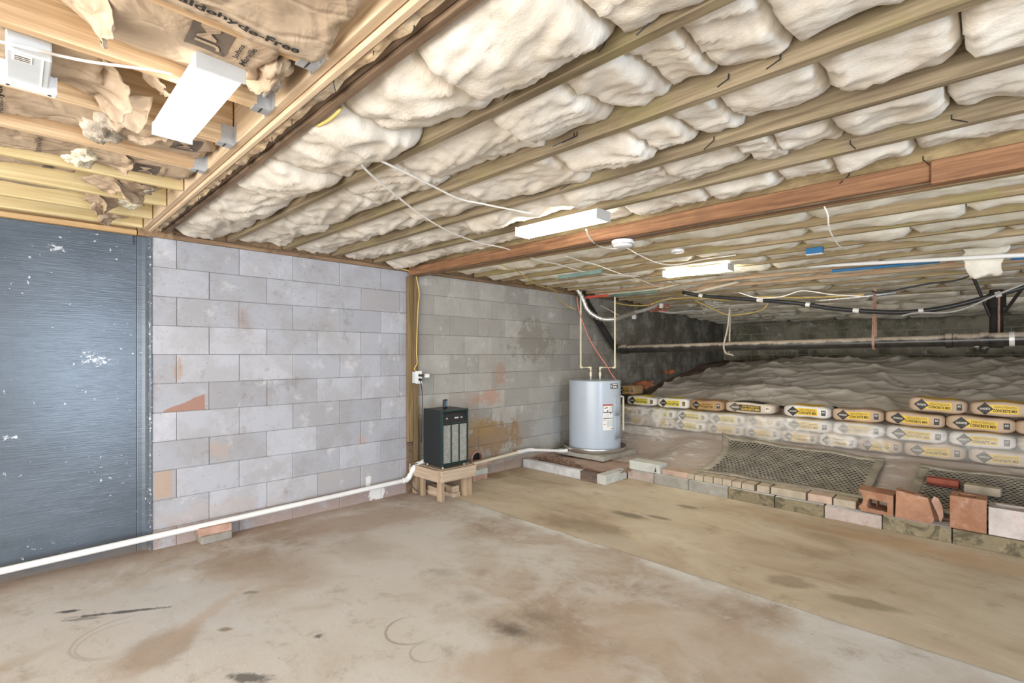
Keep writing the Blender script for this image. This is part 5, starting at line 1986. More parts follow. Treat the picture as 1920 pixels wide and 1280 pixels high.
def make_bag(L, variant, seed):
    """sack lying on its side edge toward the room; front is -y. Origin at the middle of its bottom."""
    Dp, Hh = 0.30, 0.136
    n = 6.5
    body = {'tan': 'bag_tan', 'tantop': 'bag_tan', 'brown': 'bag_brown', 'white': 'bag_white', 'lemon': 'bag_white', 'dark': 'bag_cream', 'cream': 'bag_cream'}[variant]
    t = thing('concrete_bag', 'bag', 'bag')

    def end(u):
        return 1 - 0.24 * abs(u) ** 7

    def warp(u, v, w, nz=True):
        # u,v,w in the unit superellipsoid
        x = u * L / 2
        z = w * Hh / 2 * end(u) * (1 + 0.05 * math.sin(u * 5 + seed))
        y = v * Dp / 2 * (1 - 0.10 * abs(u) ** 6)
        d = 0.007 * fbm(x * 9 + seed, z * 11, seed, 2)
        return Vector((x, y + d, z + Hh / 2 + 0.004 * math.sin(u * 3 + seed * 2) * (1 if w > 0 else 0.3)))

    def front(x, z):
        """y of the front face at local x, z"""
        u = max(-0.999, min(0.999, x / (L / 2)))
        w = (z - Hh / 2) / (Hh / 2 * end(u) * (1 + 0.05 * math.sin(u * 5 + seed)))
        w = max(-0.98, min(0.98, w))
        v = -max(0.05, 1 - abs(u) ** n - abs(w) ** n) ** (1 / n)
        return warp(u, v, w)

    mb = MB()
    N = 14

    def sph(p):
        r = (abs(p[0]) ** n + abs(p[1]) ** n + abs(p[2]) ** n) ** (1 / n)
        return warp(p[0] / r, p[1] / r, p[2] / r)
    for ax in range(3):
        for s in (-1, 1):
            nu, nv = (N * 2, N) if ax != 0 else (N, N)

            def fn(a, b, ax=ax, s=s):
                q = [0, 0, 0]
                q[ax] = s
                o1, o2 = [(1, 2), (0, 2), (0, 1)][ax]
                q[o1] = a * 2 - 1
                q[o2] = b * 2 - 1
                return sph(q)
            fl = (ax == 1) == (s > 0)
            mb.grid(nu, nv, fn, flip=fl)
    o = mb.build('sack', M[body], t, smooth_=True)

    def patch(name, pts_fn, m, nx, ny, d):
        mb = MB()

        def fn(a, b):
            x, z = pts_fn(a, b)
            return front(x, z) + Vector((0, -d, 0))
        mb.grid(nx, ny, fn)
        return mb.build(name, M[m], t)

    def letters(name, body_, cx, cz, w, h, m, d, bold=0.0, par=None):
        vs, fs = text_fit(body_, w, h, bold)
        mb = MB()
        mb.add([front(cx + a, cz + b) + Vector((0, -d, 0)) for a, b in vs], fs)
        return mb.build(name, M[m], par or t)
    cz = Hh / 2
    panel = {'tan': 'lab_yellow', 'tantop': 'lab_yellow', 'brown': 'lab_brown', 'white': 'lab_yellow', 'lemon': 'lab_lemon', 'dark': 'lab_dark', 'cream': 'lab_yellow'}[variant]
    l2 = L / 2
    hh = 0.037
    x0, x1 = -0.52 * l2, 0.50 * l2
    # yellow panel, pointed where it starts behind the diamond
    lp = patch('label_panel', lambda a, b: (lerp(x0, x1, a), cz + (b * 2 - 1) * hh * min(1, 0.25 + a * 5)), panel, 24, 4, 0.0016)
    dw = 0.25 * l2
    bd = patch('brand_diamond', lambda a, b: (-0.52 * l2 + ((a - 0.5) + (b - 0.5)) * dw * 1.05, cz + ((b - 0.5) - (a - 0.5)) * hh * 1.5), 'lab_dark' if variant not in ('dark',) else 'grey_ink', 8, 8, 0.0026)
    letters('brand_lettering', 'SAKRETE', -0.52 * l2, cz, dw * 1.25, 0.017, 'lab_pale', 0.0034, 0.025, bd)
    ink1, ink2 = ('lab_yellow', 'lab_yellow') if variant == 'dark' else ('lab_olive', 'ink')
    if variant == 'brown':
        ink1 = ink2 = 'lab_dark'
    letters('label_lettering', 'HIGH-STRENGTH', 0.10 * l2, cz + 0.018, 0.66 * l2, 0.020, ink1, 0.0030, 0.012, lp)
    letters('label_lettering', 'CONCRETE MIX', 0.10 * l2, cz - 0.013, 0.74 * l2, 0.027, ink2, 0.0030, 0.03, lp)
    sqm = {'dark': 'lab_pale', 'lemon': 'lab_olive', 'brown': 'lab_dark'}.get(variant, 'lab_dark')
    ws = patch('weight_square', lambda a, b: (lerp(0.66 * l2, 0.83 * l2, a), cz + (b * 2 - 1) * hh * 0.8), sqm, 5, 5, 0.0020)
    letters('weight_lettering', '60', 0.745 * l2, cz + 0.010, 0.11 * l2, 0.020, 'lab_pale' if sqm == 'lab_dark' else 'lab_dark', 0.0030, 0.02, ws)
    # coloured panel on the flat top of the sack
    if variant in ('tantop', 'white', 'lemon', 'dark'):
        mb = MB()

        def ft(a, b):
            u = lerp(-0.55, 0.62, a)
            v = lerp(-0.86, 0.6, b)
            w = (1 - abs(u) ** n - abs(v) ** n) ** (1 / n)
            return warp(u, v, w) + Vector((0, 0, 0.0018))
        mb.grid(16, 8, ft)
        mb.build('top_print', M['lab_dark' if variant == 'dark' else ('lab_lemon' if variant == 'lemon' else 'lab_yellow')], t)
    return t


protos = {}


def bag(u0, u1, row, variant, label, yf, z=None, rz=0.0, tilt=0.0, X=None, covered=False, dz=0.0):
    """one sack between photo columns u0..u1 on the plane of its front"""
    if X is None:
        xa, xb = P(u0, 0, Y=yf).x, P(u1, 0, Y=yf).x
    else:
        xa, xb = X
    L = xb - xa - 0.006
    q = (variant, round(L, 2))
    if q in protos:
        t = copy_tree(protos[q])
    else:
        t = make_bag(round(L, 2), variant, 1.0 + len(protos) * 2.3)
        protos[q] = t
    zz = 0.352 + row * 0.1435 if z is None else z
    t.location = ((xa + xb) / 2, yf + 0.15, zz + dz)
    t.rotation_euler = (0, tilt, rz)
    return tag(t, label, 'bag', 'bags under the plastic sheet' if covered else 'bags of concrete mix above the plastic sheet')


# exposed row
Y2, Y1, Y0 = 6.31, 6.27, 6.25
TOPROW = [
    (None, None, 'lemon', 'white sack with lemon label, first of the uncovered row at the block wall behind the water heater', (-4.13, -4.01 + 0.0)),
]
bag(1172, 1229, 2, 'lemon', 'white sack with lemon label at the water heater end of the uncovered row', Y2, dz=-0.013)
bag(1229.5, 1290, 2, 'lemon', 'white sack with lemon label touching the dark brown sack, uncovered row', Y2, dz=-0.013)
bag(1290.5, 1355, 2, 'brown', 'dark brown paper sack in the uncovered row between two white sacks', Y2, dz=-0.010)
bag(1356, 1451, 2, 'dark', 'cream sack with a charcoal label and yellow letters in the uncovered row', Y2, rz=0.02, dz=-0.004)
bag(1466, 1557, 2, 'white', 'white sack with a bright yellow label in the uncovered row, after the gap', Y2, rz=-0.02)
bag(1558, 1656, 2, 'tan', 'tan sack in the uncovered row touching the white one with the bright yellow label', Y2)
bag(1657, 1771, 2, 'tan', 'tan sack with a slightly sagging end, supporting the upper sack of the pair on top', Y2, tilt=0.035)
bag(1772, 1906, 2, 'tan', 'tan sack in the uncovered row beneath the gap of the two topmost sacks', Y2)
bag(0, 0, 2, 'tan', 'tan sack in the uncovered row past the two topmost sacks', Y2, X=(-0.0 + 0.025, 0.52))
bag(0, 0, 2, 'cream', 'cream sack ending the uncovered row at the far side from the water heater', Y2, X=(0.53, 1.03))
# two on top and one by the wall
bag(1701, 1814, 3, 'tantop', 'tan sack on top of the row, nearer the water heater of the topmost pair', 6.33, z=0.788, rz=0.0, tilt=0.025)
bag(1817, 1945, 3, 'tantop', 'tan sack on top of the row, farther from the water heater of the topmost pair', 6.33, z=0.786, tilt=-0.01)
bag(0, 0, 3, 'brown', 'brown sack end sticking out above the row behind the water heater', 6.36, z=0.765, X=(-4.13, -3.86))
# covered rows
CV1 = [(1150, 1207), (1208, 1265.5), (1266, 1326), (1327, 1395), (1396, 1467), (1468, 1558), (1559, 1656), (1659, 1775), (1778, 1906), (1908, 2045)]
CVv = ['white', 'lemon', 'lemon', 'lemon', 'cream', 'white', 'white', 'white', 'white', 'cream']
for i, ((a, b), v) in enumerate(zip(CV1, CVv)):
    bag(a, b, 1, v, 'sack showing through the plastic sheet, upper covered layer, %s from the block wall' % ORD[i + 1], Y1, covered=True, dz=-0.019 * sstep(1560, 1230, a) - 0.002)
CV0 = [(1168, 1216), (1217, 1262), (1263, 1321), (1322, 1392), (1393, 1462), (1463, 1532), (1533, 1606), (1607, 1691), (1692, 1812), (1815, 1948)]
CVw = ['tan', 'cream', 'lemon', 'cream', 'cream', 'cream', 'white', 'tan', 'tan', 'cream']
for i, ((a, b), v) in enumerate(zip(CV0, CVw)):
    bag(a, b, 0, v, 'sack showing through the plastic sheet, bottom covered layer, %s from the block wall' % ORD[i + 1], Y0, covered=True)

# ------------------------------------------------------------------ plastic sheeting
def m_plastic(name, c, a0, a1, rough, fold, sc=1.0):
    t = NT(name)
    co = t.coord('Object')
    r = None
    for rot, s, loc in (((0.3, 0.2, 0.5), (0.7, 3.2, 0.7), 1.0), ((0.1, 0.5, -0.6), (0.55, 2.6, 0.8), 5.0), ((0.6, 0.1, 1.2), (0.8, 3.6, 0.9), 9.0)):
        nn = t.noise(t.map(co, tuple(q * sc for q in s), loc=(loc, loc, loc), rot=rot), 1.5, 3, 0.5, 0.5)
        q = t.math('SUBTRACT', 1.0, t.math('MULTIPLY', t.math('ABSOLUTE', t.math('SUBTRACT', nn, 0.5)), 22.0), clamp=True)
        gate = t.ss(t.noise(t.map(co, loc=(loc * 3, loc, 2)), 1.7, 3, 0.5), 0.46, 0.6)
        q = t.math('MULTIPLY', q, gate)
        r = q if r is None else t.math('MAXIMUM', r, q)
    n1 = t.noise(co, 2.2 * sc, 4, 0.55, 0.8)
    cloud = t.noise(co, 1.5, 5, 0.6)
    al = t.math('ADD', a0, t.math('MULTIPLY', t.math('POWER', r, 1.6), fold))
    al = t.math('ADD', al, t.math('MULTIPLY', t.ss(cloud, 0.40, 0.70), a1 - a0), clamp=True)
    nm = t.bump(t.math('ADD', t.math('MULTIPLY', r, 0.5), t.math('MULTIPLY', n1, 2.0)), 0.3, 0.03)
    t.bsdf(c, rough, 0, nm, 0.5, alpha=al)
    return t.mat


M['clear_sheet'] = m_plastic('clear plastic film', (0.82, 0.79, 0.74), 0.26, 0.40, 0.22, 0.36)
M['dull_sheet'] = m_plastic('dusty plastic film', (0.68, 0.62, 0.54), 0.84, 0.95, 0.32, 0.15, 0.6)

PROF = [(6.43, 0.642), (6.30, 0.640), (6.215, 0.636), (6.185, 0.595), (6.18, 0.52), (6.165, 0.47), (6.145, 0.42), (6.10, 0.38), (5.99, 0.365), (5.85, 0.335), (5.6, 0.285), (5.35, 0.23), (5.1, 0.175), (5.0, 0.15)]
LEN = [0.0]
for (a, b), (c, d) in zip(PROF, PROF[1:]):
    LEN.append(LEN[-1] + math.hypot(a - c, b - d))


def prof_at(s):
    q = s * LEN[-1]
    for i in range(len(LEN) - 1):
        if q <= LEN[i + 1] + 1e-9:
            k = (q - LEN[i]) / (LEN[i + 1] - LEN[i])
            return lerp(PROF[i][0], PROF[i + 1][0], k), lerp(PROF[i][1], PROF[i + 1][1], k)
    return PROF[-1]


def fn(a, b):
    x = lerp(-4.12, 1.02, a)
    y, z = prof_at(b)
    if y < 6.1:
        z = max(z - 0.0, gz(x, y) + 0.010)
        if y < 6.0:
            z = gz(x, y) + 0.012
    elif x < -2.9:
        pass
    low = -0.0145 * sstep(-1.5, -2.9, x) if z > 0.5 else 0
    q = x * 1.6 + y * 1.2 - z * 2.5
    r = (1 - abs(n3(q * 2.0, (x - y) * 0.5, 2.0))) ** 5
    r2 = (1 - abs(n3(x * 4.5 + z * 2, y * 2 + z * 3, 6.0))) ** 6
    am = sstep(0.05, 0.14, b)
    onb = 1.0 if y > 6.1 else 0.45
    d = (0.020 * r + 0.012 * r2) * am * onb
    return (x, y - d * (0.8 if y > 6.1 else 0.1), z + low + d * (0.25 if y > 6.1 else 0.8) + 0.002)


mb = MB()
mb.grid(230, 64, fn)
o = mb.build('plastic_sheet', M['clear_sheet'], smooth_=True)
tag(o, 'clear plastic sheet draped over the lower concrete bags and the ground before them', 'plastic sheet')

BF = [(6.63, 0.70), (6.75, 0.77)]


def fnb(a, b):
    x = lerp(-3.98, XR - 0.1, a)
    y0 = 6.66
    y1 = 9.75 + 0.25 * n3(x * 0.8, 4.0)
    # ragged start near the wall
    y1 -= 1.6 * sstep(-3.4, -3.98, x)
    y = lerp(y0, y1, b)
    z = gz(x, y) + 0.03
    r = (1 - abs(n3(x * 0.55 - y * 0.35, y * 1.5 + x * 0.5, 3.0))) ** 9
    r2 = (1 - abs(n3(x * 2.4 + y * 1.2, y * 0.6 - x * 0.3, 8.0))) ** 14
    r3 = (1 - abs(n3(x * 1.2 - y * 2.8, y * 0.7 + x * 0.3, 12.0))) ** 14
    return (x, y, z + 0.045 * r + 0.026 * r2 + 0.022 * r3 + 0.012 * fbm(x * 1.5, y * 1.5, 3))


mb = MB()
mb.grid(300, 130, fnb)
o = mb.build('plastic_sheet', M['dull_sheet'], smooth_=True)
tag(o, 'dusty grey plastic sheet covering the earth bank behind the concrete bags', 'plastic sheet')

# clay clods
for (u, v, Y, s, lab) in ((1204, 722, 6.85, (0.17, 0.07, 0.06), 'big red clay clod on the plastic behind the first white sacks'), (1256, 697, 7.6, (0.08, 0.05, 0.035), 'small red clay clod higher up the plastic behind the water heater')):
    p = P(u, v, Y=Y)
    mb = MB()

    def fc(a, b):
        th, ph = a * 2 * PI, (b - 0.5) * PI
        d = Vector((math.cos(th) * math.cos(ph), math.sin(th) * math.cos(ph), math.sin(ph)))
        k = 1 + 0.35 * fbm(d.x * 2 + u, d.y * 2, d.z * 2) + 0.12 * n3(d.x * 7, d.y * 7, d.z * 7)
        return (d.x * s[0] * k, d.y * s[1] * k, d.z * s[2] * k)
    mb.grid(32, 18, fc)
    o = mb.build('clay_clod', M['clod'], loc=p, smooth_=True)
    o.rotation_euler = (0, -0.18, 0.2)
    tag(o, lab, 'clod')

# ------------------------------------------------------------------ waste pipe and its hangers
pa, pb_ = Vector((-4.10, 6.30, 1.43)), Vector((1.6, 6.30, 1.515))
t = thing('waste_pipe', 'thick dusty black cast iron waste pipe running level above the bags', 'pipe', (-4.10, 6.30, 1.43))


def wp(f):
    return pa.lerp(pb_, f) - pa


def onpipe(x):
    return (x - pa.x) / (pb_.x - pa.x)


mb = MB(); mb.tube([wp(0.0), wp(onpipe(-0.36))], 0.055, 24)
mb.build('pipe_run', M['iron_dusty'], t, smooth_='edge')
mb = MB(); mb.tube([wp(onpipe(-0.36)), wp(1.0)], 0.062, 24)
mb.build('pipe_run', M['iron_dusty'], t, smooth_='edge')
for x, w, r in ((-0.44, 0.05, 0.070), (-0.385, 0.04, 0.066), (-0.20, 0.06, 0.072), (-4.02, 0.10, 0.068)):
    mb = MB(); mb.tube([wp(onpipe(x)), wp(onpipe(x + w))], r, 24)
    mb.build('coupling', M['iron_dusty'], t, smooth_='edge')
mb = MB(); mb.tube([wp(onpipe(-0.01)), wp(onpipe(0.025))], 0.066, 24)
mb.build('coupling', M['tape'], t, smooth_='edge')['label'] = 'pale painted band'
mb = MB(); mb.tube([wp(onpipe(-0.22)) + Vector((0, 0, -0.05)), wp(onpipe(-0.22)) + Vector((0.0, 0, -0.10)), wp(onpipe(-0.18)) + Vector((0.0, 0, -0.11)), wp(onpipe(-0.16)) + Vector((0, 0, -0.06))], 0.028, 12)
mb.build('trap_bend', M['iron_dusty'], t, smooth_=True)
t2 = thing('waste_pipe', 'black waste pipe slanting down along the block wall into the level pipe', 'pipe', (-4.09, 5.42, 2.16))
mb = MB(); mb.tube([(0, 0, 0), Vector((-4.09, 6.22, 1.45)) - Vector((-4.09, 5.42, 2.16))], 0.045, 20)
mb.build('pipe_run', M['iron'], t2, smooth_='edge')
mb = MB(); mb.tube([Vector((0, 0, 0)), Vector((0, 0.8, -0.71)) * 0.12], 0.052, 20)
mb.build('coupling', M['iron'], t2, smooth_='edge')

hs = P(1637, 600, Y=6.23)
t = thing('pipe_strap', 'rusty perforated metal strap hanging the waste pipe from the joists', 'strap', (hs.x, 6.30, 1.47))
mb = MB()
q = []
zt = P(1637, 545, Y=6.23).z
path = [(0, 0, zt - 1.47), (0, -0.072, 0.06), (0, -0.072, -0.02), (0, -0.04, -0.064), (0, 0.04, -0.064), (0, 0.072, -0.0), (0, 0.072, 0.06), (0.004, 0.004, zt - 1.47 + 0.04)]
for a, b in zip(path, path[1:]):
    pass
n_ = len(path)
vs = [Vector(p) + Vector((s * 0.0115, 0, 0)) for p in path for s in (-1, 1)]
mb.add(vs, [(2 * i, 2 * i + 1, 2 * i + 3, 2 * i + 2) for i in range(n_ - 1)])
mb.build('band', M['strap'], t, solid=0.002)
mb = MB()
a, b = Vector(path[0]), Vector(path[1])
for k in range(26):
    c = a.lerp(b, k / 25)
    mb.lathe([(0.0, 0.0), (0.0036, 0.0)], (0, 0, 0), 8, False, False)
    nb = len(mb.v) - 16
    for j in range(16):
        q = mb.v[nb + j]
        mb.v[nb + j] = Vector((q.x, -0.0022, q.y)) + c
mb.build('punched_dot', M['ink'], t)

rp = P(1364, 600, Y=6.30)
t = thing('rope_hanger', 'pale dusty rope looped under the waste pipe near the back corner', 'rope', (rp.x, 6.30, 1.45))
mb = MB()
zt = P(1371, 575, Y=6.3).z - 1.45
mb.tube(smooth([(0.03, 0, zt), (0.015, -0.03, zt * 0.5), (-0.005, -0.060, 0.10), (-0.012, -0.078, 0.03), (-0.012, -0.076, -0.03), (-0.005, -0.03, -0.070), (0.0, 0.04, -0.066), (0.0, 0.076, 0.0), (0.005, 0.05, 0.10), (0.03, 0.012, zt + 0.02)], 6), 0.011, 8)
mb.tube(smooth([(-0.01, -0.074, -0.05), (0.02, -0.085, -0.085), (0.07, -0.08, -0.095), (0.10, -0.07, -0.11)], 5), 0.010, 8)
mb.build('strand', M['rope'], t, smooth_=True)

# stack pipe far at the back
p0, p1 = P(1868, 640, Y=6.95), P(1868, 565, Y=6.95)
t = thing('stack_pipe', 'dark upright pipe with a hub rising behind the waste pipe', 'pipe', (p0.x, 6.95, 1.42))
mb = MB(); mb.tube([(0, 0, 0), (0, 0, 0.58)], 0.052, 20)
mb.build('pipe_run', M['iron'], t, smooth_='edge')
mb = MB(); mb.tube([(0, 0, 0.40), (0, 0, 0.54)], 0.072, 20)
mb.build('coupling', M['iron'], t, smooth_='edge')
mb = MB(); mb.tube([(0.02, -0.08, 0.1), (0.02, -0.078, 0.56)], 0.010, 8)
mb.build('side_rod', M['strap'], t)
for (u0, v0, u1, v1, lab) in ((1820, 508, 1856, 592, 'thin dark brace slanting down toward the upright pipe, on its block wall side'), (1917, 540, 1880, 590, 'thin dark brace slanting down toward the upright pipe, on its far side')):
    a, b = P(u0, v0, Y=6.7), P(u1, v1, Y=6.85)
    mb = MB(); mb.tube([a, b], 0.014, 10)
    tag(mb.build('pipe_brace', M['wire_dark'], smooth_='edge', center=True), lab, 'brace')

# ------------------------------------------------------------------ pipes and ducts under the far joists
Yk = 5.75
t = thing('insulated_pipe', 'long black insulated pipe sagging under the far joists with tape bands', 'pipe', P(1330, 552, Y=Yk))
o_ = Vector(t.location)
pts = [P(1280, 548, Y=5.7), P(1330, 556, Y=Yk), P(1420, 562, Y=Yk), P(1500, 569, Y=Yk), P(1560, 578, Y=Yk), P(1640, 584, Y=Yk), P(1700, 585, Y=Yk), P(1770, 577, Y=Yk), P(1840, 560, Y=Yk), P(1920, 538, Y=Yk), P(1990, 515, Y=Yk)]
sp_ = smooth(pts, 6)
mb = MB(); mb.tube([q - o_ for q in sp_], 0.021, 12)
mb.build('foam_sleeve', M['cable_black'], t, smooth_=True)
for f in (0.08, 0.22, 0.335, 0.47, 0.66, 0.86):
    i = int(f * (len(sp_) - 2))
    mb = MB(); mb.tube([sp_[i] - o_, sp_[i].lerp(sp_[i + 1], 0.8) - o_], 0.0245, 12)
    mb.build('tape_band', M['tape'], t, smooth_='edge')

t = thing('duct_hose', 'crinkled silver foil hose drooping above the water heater', 'hose', P(1083, 545, d=6.6))
o_ = Vector(t.location)
pts = [P(u, v, d=dd) for u, v, dd in ((1082, 541, 6.6), (1092, 558, 6.6), (1100, 578, 6.6), (1112, 590, 6.6), (1130, 598, 6.6), (1152, 598, 6.6), (1172, 592, 6.7), (1188, 586, 6.8))]
sp_ = smooth(pts, 8)
mb = MB(); mb.tube([q - o_ for q in sp_], [0.031 + 0.0035 * math.sin(i * 2.1) + 0.003 * n3(i * 0.7) for i in range(len(sp_))], 14)
mb.build('foil_skin', M['foil'], t, smooth_=True)
pts = [P(u, v, d=dd) for u, v, dd in ((1187, 586, 6.8), (1205, 582, 6.85), (1225, 575, 6.9), (1245, 563, 7.0), (1262, 556, 7.0), (1290, 552, 7.0))]
mb = MB(); mb.tube([q - o_ for q in smooth(pts, 6)], 0.024, 12)
mb.build('grey_sleeve', M['cable_grey'], t, smooth_=True)
for (u, v) in ((1189, 594), (1240, 573)):
    p = P(u, v, d=6.85) - o_
    mb = MB(); mb.box(p.x - 0.025, p.x + 0.025, p.y - 0.02, p.y + 0.02, p.z - 0.03, p.z + 0.03)
    mb.build('tape_tag', M['tape'], t, bevel=0.006)

cable('grey flexible conduit loop hanging behind the foil hose', [P(u, v, d=7.2) for u, v in ((1235, 583), (1262, 586), (1290, 583), (1312, 583), (1322, 588))], 0.019, 'cable_grey', 'conduit')
a, b = P(1506, 500, Y=5.35), P(1935, 477, Y=5.0)
mb = MB(); mb.tube([a, b], 0.016, 12)
tag(mb.build('supply_pipe', M['pvc'], smooth_='edge', center=True), 'long white plastic pipe running under the far joists away from the deep tube light', 'pipe')
a, b = P(1285, 552, Y=6.1), P(1385, 528, Y=5.9)
mb = MB(); mb.tube([a, b], 0.020, 12)
tag(mb.build('supply_pipe', M['pvc_dusty'], smooth_='edge', center=True), 'short pale pipe just behind the deep tube light, joining the black pipe', 'pipe')
a, b = P(1120, 553, Y=5.6), P(1282, 530, Y=5.55)
mb = MB(); mb.tube(smooth([a, P(1180, 548, Y=5.6), P(1230, 542, Y=5.6), b, P(1345, 516, Y=5.3)], 5), 0.012, 10)
tag(mb.build('supply_pipe', M['cpvc'], smooth_=True, center=True), 'cream pipe curving from above the water heater to the deep tube light', 'pipe')
a, b = P(1560, 508, Y=5.45), P(1762, 490, Y=5.5)
mb = MB(); mb.tube([a, b], 0.013, 10)
tag(mb.build('supply_pipe', M['blue'], smooth_='edge', center=True), 'blue plastic pipe just under the long white pipe', 'pipe')
mb = MB(); mb.tube([P(1895, 484, Y=5.4), P(1960, 480, Y=5.4)], 0.016, 10)
tag(mb.build('supply_pipe', M['blue'], smooth_='edge', center=True), 'short blue plastic pipe stub beside the hanging fibreglass tuft', 'pipe')
a, b = P(1540, 563, Y=6.6), P(1600, 558, Y=6.6)
mb = MB(); mb.tube([P(1520, 564, Y=6.6), a, b, P(1680, 548, Y=6.6)], 0.022, 12)
tag(mb.build('supply_pipe', M['foil'], smooth_=True, center=True), 'grey wrapped pipe behind the black sagging pipe', 'pipe')
a, b = P(1655, 548, Y=6.0), P(1825, 515, Y=6.0)
cable('dark drooping cable under the far joists near the upright pipe', [P(1635, 546, Y=6.0), a, P(1740, 532, Y=6.0), P(1790, 526, Y=6.0), b], 0.008, 'cable_black')
cable('thin pale cable hanging below the black sagging pipe', [P(1690, 592, Y=5.7), P(1720, 586, Y=5.7), P(1770, 586, Y=5.7), P(1810, 578, Y=5.7), P(1860, 556, Y=5.7), P(1925, 530, Y=5.7)], 0.008, 'cable_grey')
# red patch and thin teal strips under the joists
for (u0, v0, u1, v1, Y, m, nm, lab, w) in ((1050, 524, 1132, 494, 3.13, 'teal', 'coloured_strip', 'dull teal strip tucked between joists past the reddish girder', 0.03), (1145, 557, 1235, 548, 5.2, 'teal', 'coloured_strip', 'dull teal strip above the water heater pipes', 0.03),
                                  (1100, 560, 1142, 556, 5.0, 'red', 'coloured_strip', 'red painted board end above the water heater', 0.03)):
    a, b = P(u0, v0, Y=Y), P(u1, v1, Y=Y)
    mb = MB(); mb.box(a.x, b.x, Y - 0.03, Y - 0.005, min(a.z, b.z), min(a.z, b.z) + w)
    tag(mb.build(nm, M[m], bevel=0.003, center=True), lab, 'board')
p = P(1528, 472, Z=2.14)
t = thing('junction_box', 'small blue plastic box nailed to a far joist', 'box', p)
mb = MB(); mb.box(-0.055, 0.055, -0.03, 0.02, -0.02, 0.03)
mb.build('body', M['blue'], t, bevel=0.004)
mb = MB(); mb.box(-0.056, 0.056, -0.031, 0.021, -0.023, -0.018)
mb.build('rim', M['paper_white'], t)

# smoke alarm and junction cover
p = P(1174, 452, Z=2.095)
t = thing('smoke_alarm', 'round white smoke alarm under the reddish girder', 'smoke alarm', (p.x, 2.80, zc(p.x) - 0.086))
mb = MB()
mb.lathe([(0.0, -0.040), (0.045, -0.040), (0.058, -0.036), (0.066, -0.026), (0.068, -0.012), (0.070, -0.010), (0.070, 0.0), (0.0, 0.0)], (0, 0, 0), 40, False, False)
mb.build('cover', M['white_plastic'], t, smooth_='edge')
mb = MB(); mb.lathe([(0.069, -0.030), (0.0695, -0.022)], (0, 0, 0), 40, False, False)
mb.build('vent_slot', M['cable_grey'], t)
p = P(1270, 474, Z=2.15)
t = thing('junction_cover', 'small round white cover plate on the joists past the smoke alarm', 'cover plate', (p.x, p.y, zc(p.x) - 0.004))
mb = MB(); mb.lathe([(0.0, -0.022), (0.045, -0.020), (0.05, -0.014), (0.05, 0.0)], (0, 0, 0), 28, False, False)
mb.build('cover', M['white_plastic'], t, smooth_='edge')

# ------------------------------------------------------------------ cables stapled under the joists
ZC = 2.165


def zpts(lst, z=ZC):
    return [P(u, v, Z=(q[0] if q else z)) for (u, v, *q) in lst]


cable('white cable from the dark girder swooping under the joists toward the water heater', zpts([(606, 226, 2.185), (640, 262), (672, 300), (690, 322, 2.16), (730, 356), (790, 403), (845, 435), (900, 455), (950, 466), (1010, 488), (1050, 496), (1090, 508), (1140, 514), (1200, 518)]), 0.0052, 'cable_white')
cable('white cable from the first joist to the middle tube light', zpts([(703, 286, 2.19), (708, 298, 2.17), (722, 305), (770, 328), (810, 348), (860, 372), (905, 382), (955, 392), (1000, 400, 2.18), (1030, 398, 2.2)]), 0.0052, 'cable_white')
cable('thin grey cable beside the white one at the dark girder', zpts([(612, 224, 2.18), (650, 250), (682, 276), (704, 300, 2.18)]), 0.0045, 'cable_grey')
cable('white cable looping from the middle tube light past the smoke alarm', zpts([(1099, 430, 2.13), (1106, 446, 2.11), (1122, 460, 2.10), (1150, 466, 2.10), (1172, 464, 2.10), (1195, 476), (1225, 490), (1250, 496), (1275, 495), (1320, 486, 2.17), (1380, 478, 2.18)]), 0.0055, 'cable_white')
cable('grey cable drooping from the reddish girder toward the deep tube light', zpts([(1062, 480, 2.11), (1085, 488), (1120, 497), (1160, 512), (1200, 524), (1238, 538), (1256, 528), (1275, 540), (1300, 546), (1350, 550)]), 0.0055, 'cable_white')
cable('yellow cable from the dark girder corner to the near white cable', zpts([(596, 236, 2.175), (618, 224, 2.17), (636, 208, 2.17), (640, 200, 2.2)]), 0.006, 'cable_yellow')
cable('yellow cable crossing the joists near the block wall above the water heater', zpts([(940, 497, 2.15), (975, 512), (1008, 534, 2.13), (1040, 544, 2.13), (1048, 560, 2.06), (1062, 572, 2.0), (1080, 580, 1.945)]), 0.0055, 'cable_yellow')
cable('thin white cord hanging under the reddish girder, far from the block wall', zpts([(1543, 382, 2.11), (1552, 402, 2.06), (1554, 425, 2.02), (1562, 445, 2.0), (1575, 462, 2.02), (1590, 468, 2.1)]), 0.004, 'cable_white')
cable('white cable strung along the white box to the near tube light', zpts([(-40, 70, 2.17), (0, 78, 2.17), (60, 92, 2.14), (110, 104, 2.16), (170, 116, 2.16), (230, 124, 2.17), (290, 132, 2.18), (335, 142, 2.19)]), 0.0042, 'cable_white')
t_ = [(1145, 566), (1180, 572), (1215, 572), (1245, 562), (1300, 558), (1370, 562), (1430, 556), (1500, 558), (1560, 556), (1620, 552)]
cable('yellow cable bundle sagging beneath the far joists, upper strand', [P(u, v, Y=6.3) for u, v in t_], 0.008, 'cable_yellow')
cable('yellow cable strand sagging lower behind the rope hanger', [P(u, v, Y=6.5) for u, v in ((1300, 562), (1335, 578), (1365, 590), (1400, 588), (1430, 580), (1440, 568))], 0.007, 'cable_yellow')
cable('thin white cable crossing the far joists by the rope hanger', [P(u, v, Y=6.0) for u, v in ((1120, 570), (1150, 585), (1165, 594))], 0.006, 'cable_white')
cable('white cable sagging between far joists past the deep tube light', [P(u, v, Y=5.6) for u, v in ((1385, 548), (1420, 558), (1465, 556), (1505, 545), (1560, 552), (1630, 556))], 0.006, 'cable_white')
rk = random.Random(8)
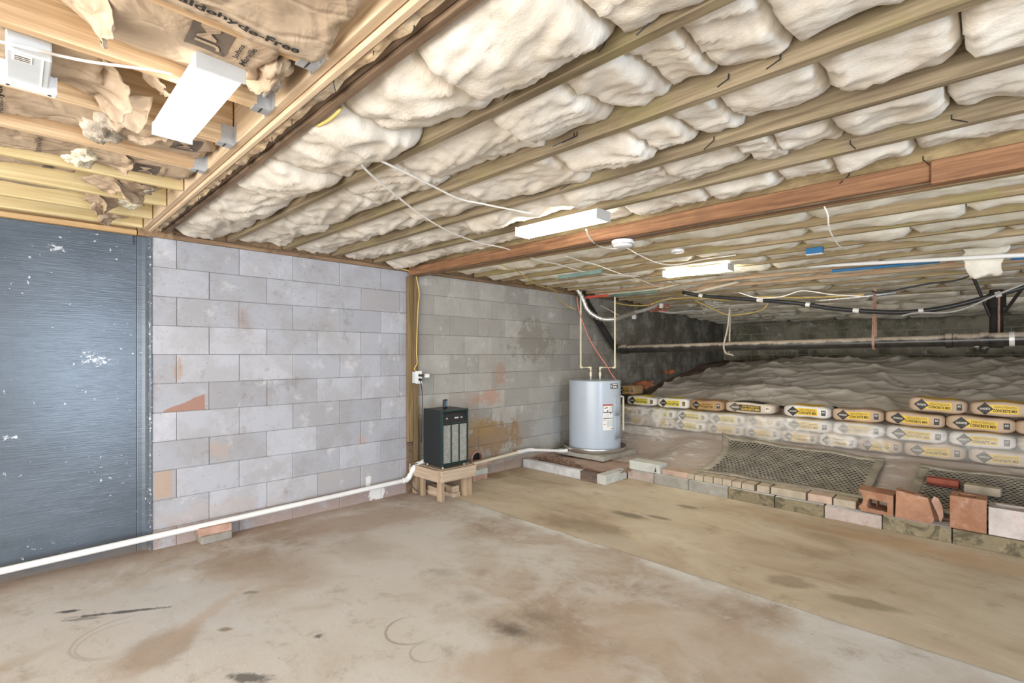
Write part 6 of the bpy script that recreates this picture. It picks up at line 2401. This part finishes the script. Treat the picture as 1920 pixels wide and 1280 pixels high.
for i, (u, v) in enumerate(((1232, 578), (1340, 572))):
    pts = []
    for k in range(26):
        pts.append(P(u + rk.uniform(-24, 24), v + rk.uniform(-9, 8), d=7.0 + rk.uniform(-0.1, 0.1)))
    cable(['tangle of thin pinkish wire on the foil hose end', 'tangle of thin pale wire by the conduit loop'][i], pts, 0.003, ['cable_red', 'cable_white'][i], 'wire', 'wire_tangle', None, 5)
# piece of white fibreglass drooping from the far joists
p = P(1845, 495, Y=5.2)
mb = MB()


def fd(a, b):
    x = p.x + (a - 0.5) * 0.26 * (1 - 0.35 * b) + 0.03 * fbm(b * 4, 2.0)
    z = lerp(2.165, P(1845, 514, Y=5.2).z - 0.02 + 0.02 * fbm(a * 2.4, 3) + 0.03 * abs(a - 0.45), b)
    return (x, 5.2 - 0.05 * math.sin(b * PI) + 0.008 * fbm(a * 3, b * 3, 2), z)


mb.grid(20, 12, fd)
o = mb.build('insulation_scrap', M['fibre_far'], smooth_=True, center=True, solid=0.03)
tag(o, 'torn white fibreglass scrap drooping below the long white pipe', 'insulation')

# ------------------------------------------------------------------ daylight and added fill
W = bpy.data.worlds.new('sky')
S.world = W
W.use_nodes = True
bg = W.node_tree.nodes['Background']
bg.inputs[0].default_value = (0.80, 0.90, 1.0, 1)
bg.inputs[1].default_value = 1.0


def area(name, loc, rot, sx, sy, power, col):
    l = bpy.data.lights.new(name, 'AREA')
    l.shape = 'RECTANGLE'
    l.size, l.size_y = sx, sy
    l.energy = power
    l.color = col
    o = bpy.data.objects.new(name, l)
    COL.objects.link(o)
    o.location = loc
    o.rotation_euler = rot
    return o


# fill lamp in the added unseen opening, and daylight in the side door
area('rear_fill', (-0.15, YN - 0.05, 1.06), (PI / 2, 0, 0), 6.0, 2.1, 400, (1.0, 0.97, 0.93))
area('door_daylight', (XR + 0.05, 1.02, 1.04), (PI / 2, 0, PI / 2), 1.4, 2.0, 190, (0.62, 0.78, 1.0))

S.cycles.max_bounces = 8
S.cycles.diffuse_bounces = 5
S.cycles.transparent_max_bounces = 12
S.view_settings.exposure = 0.0
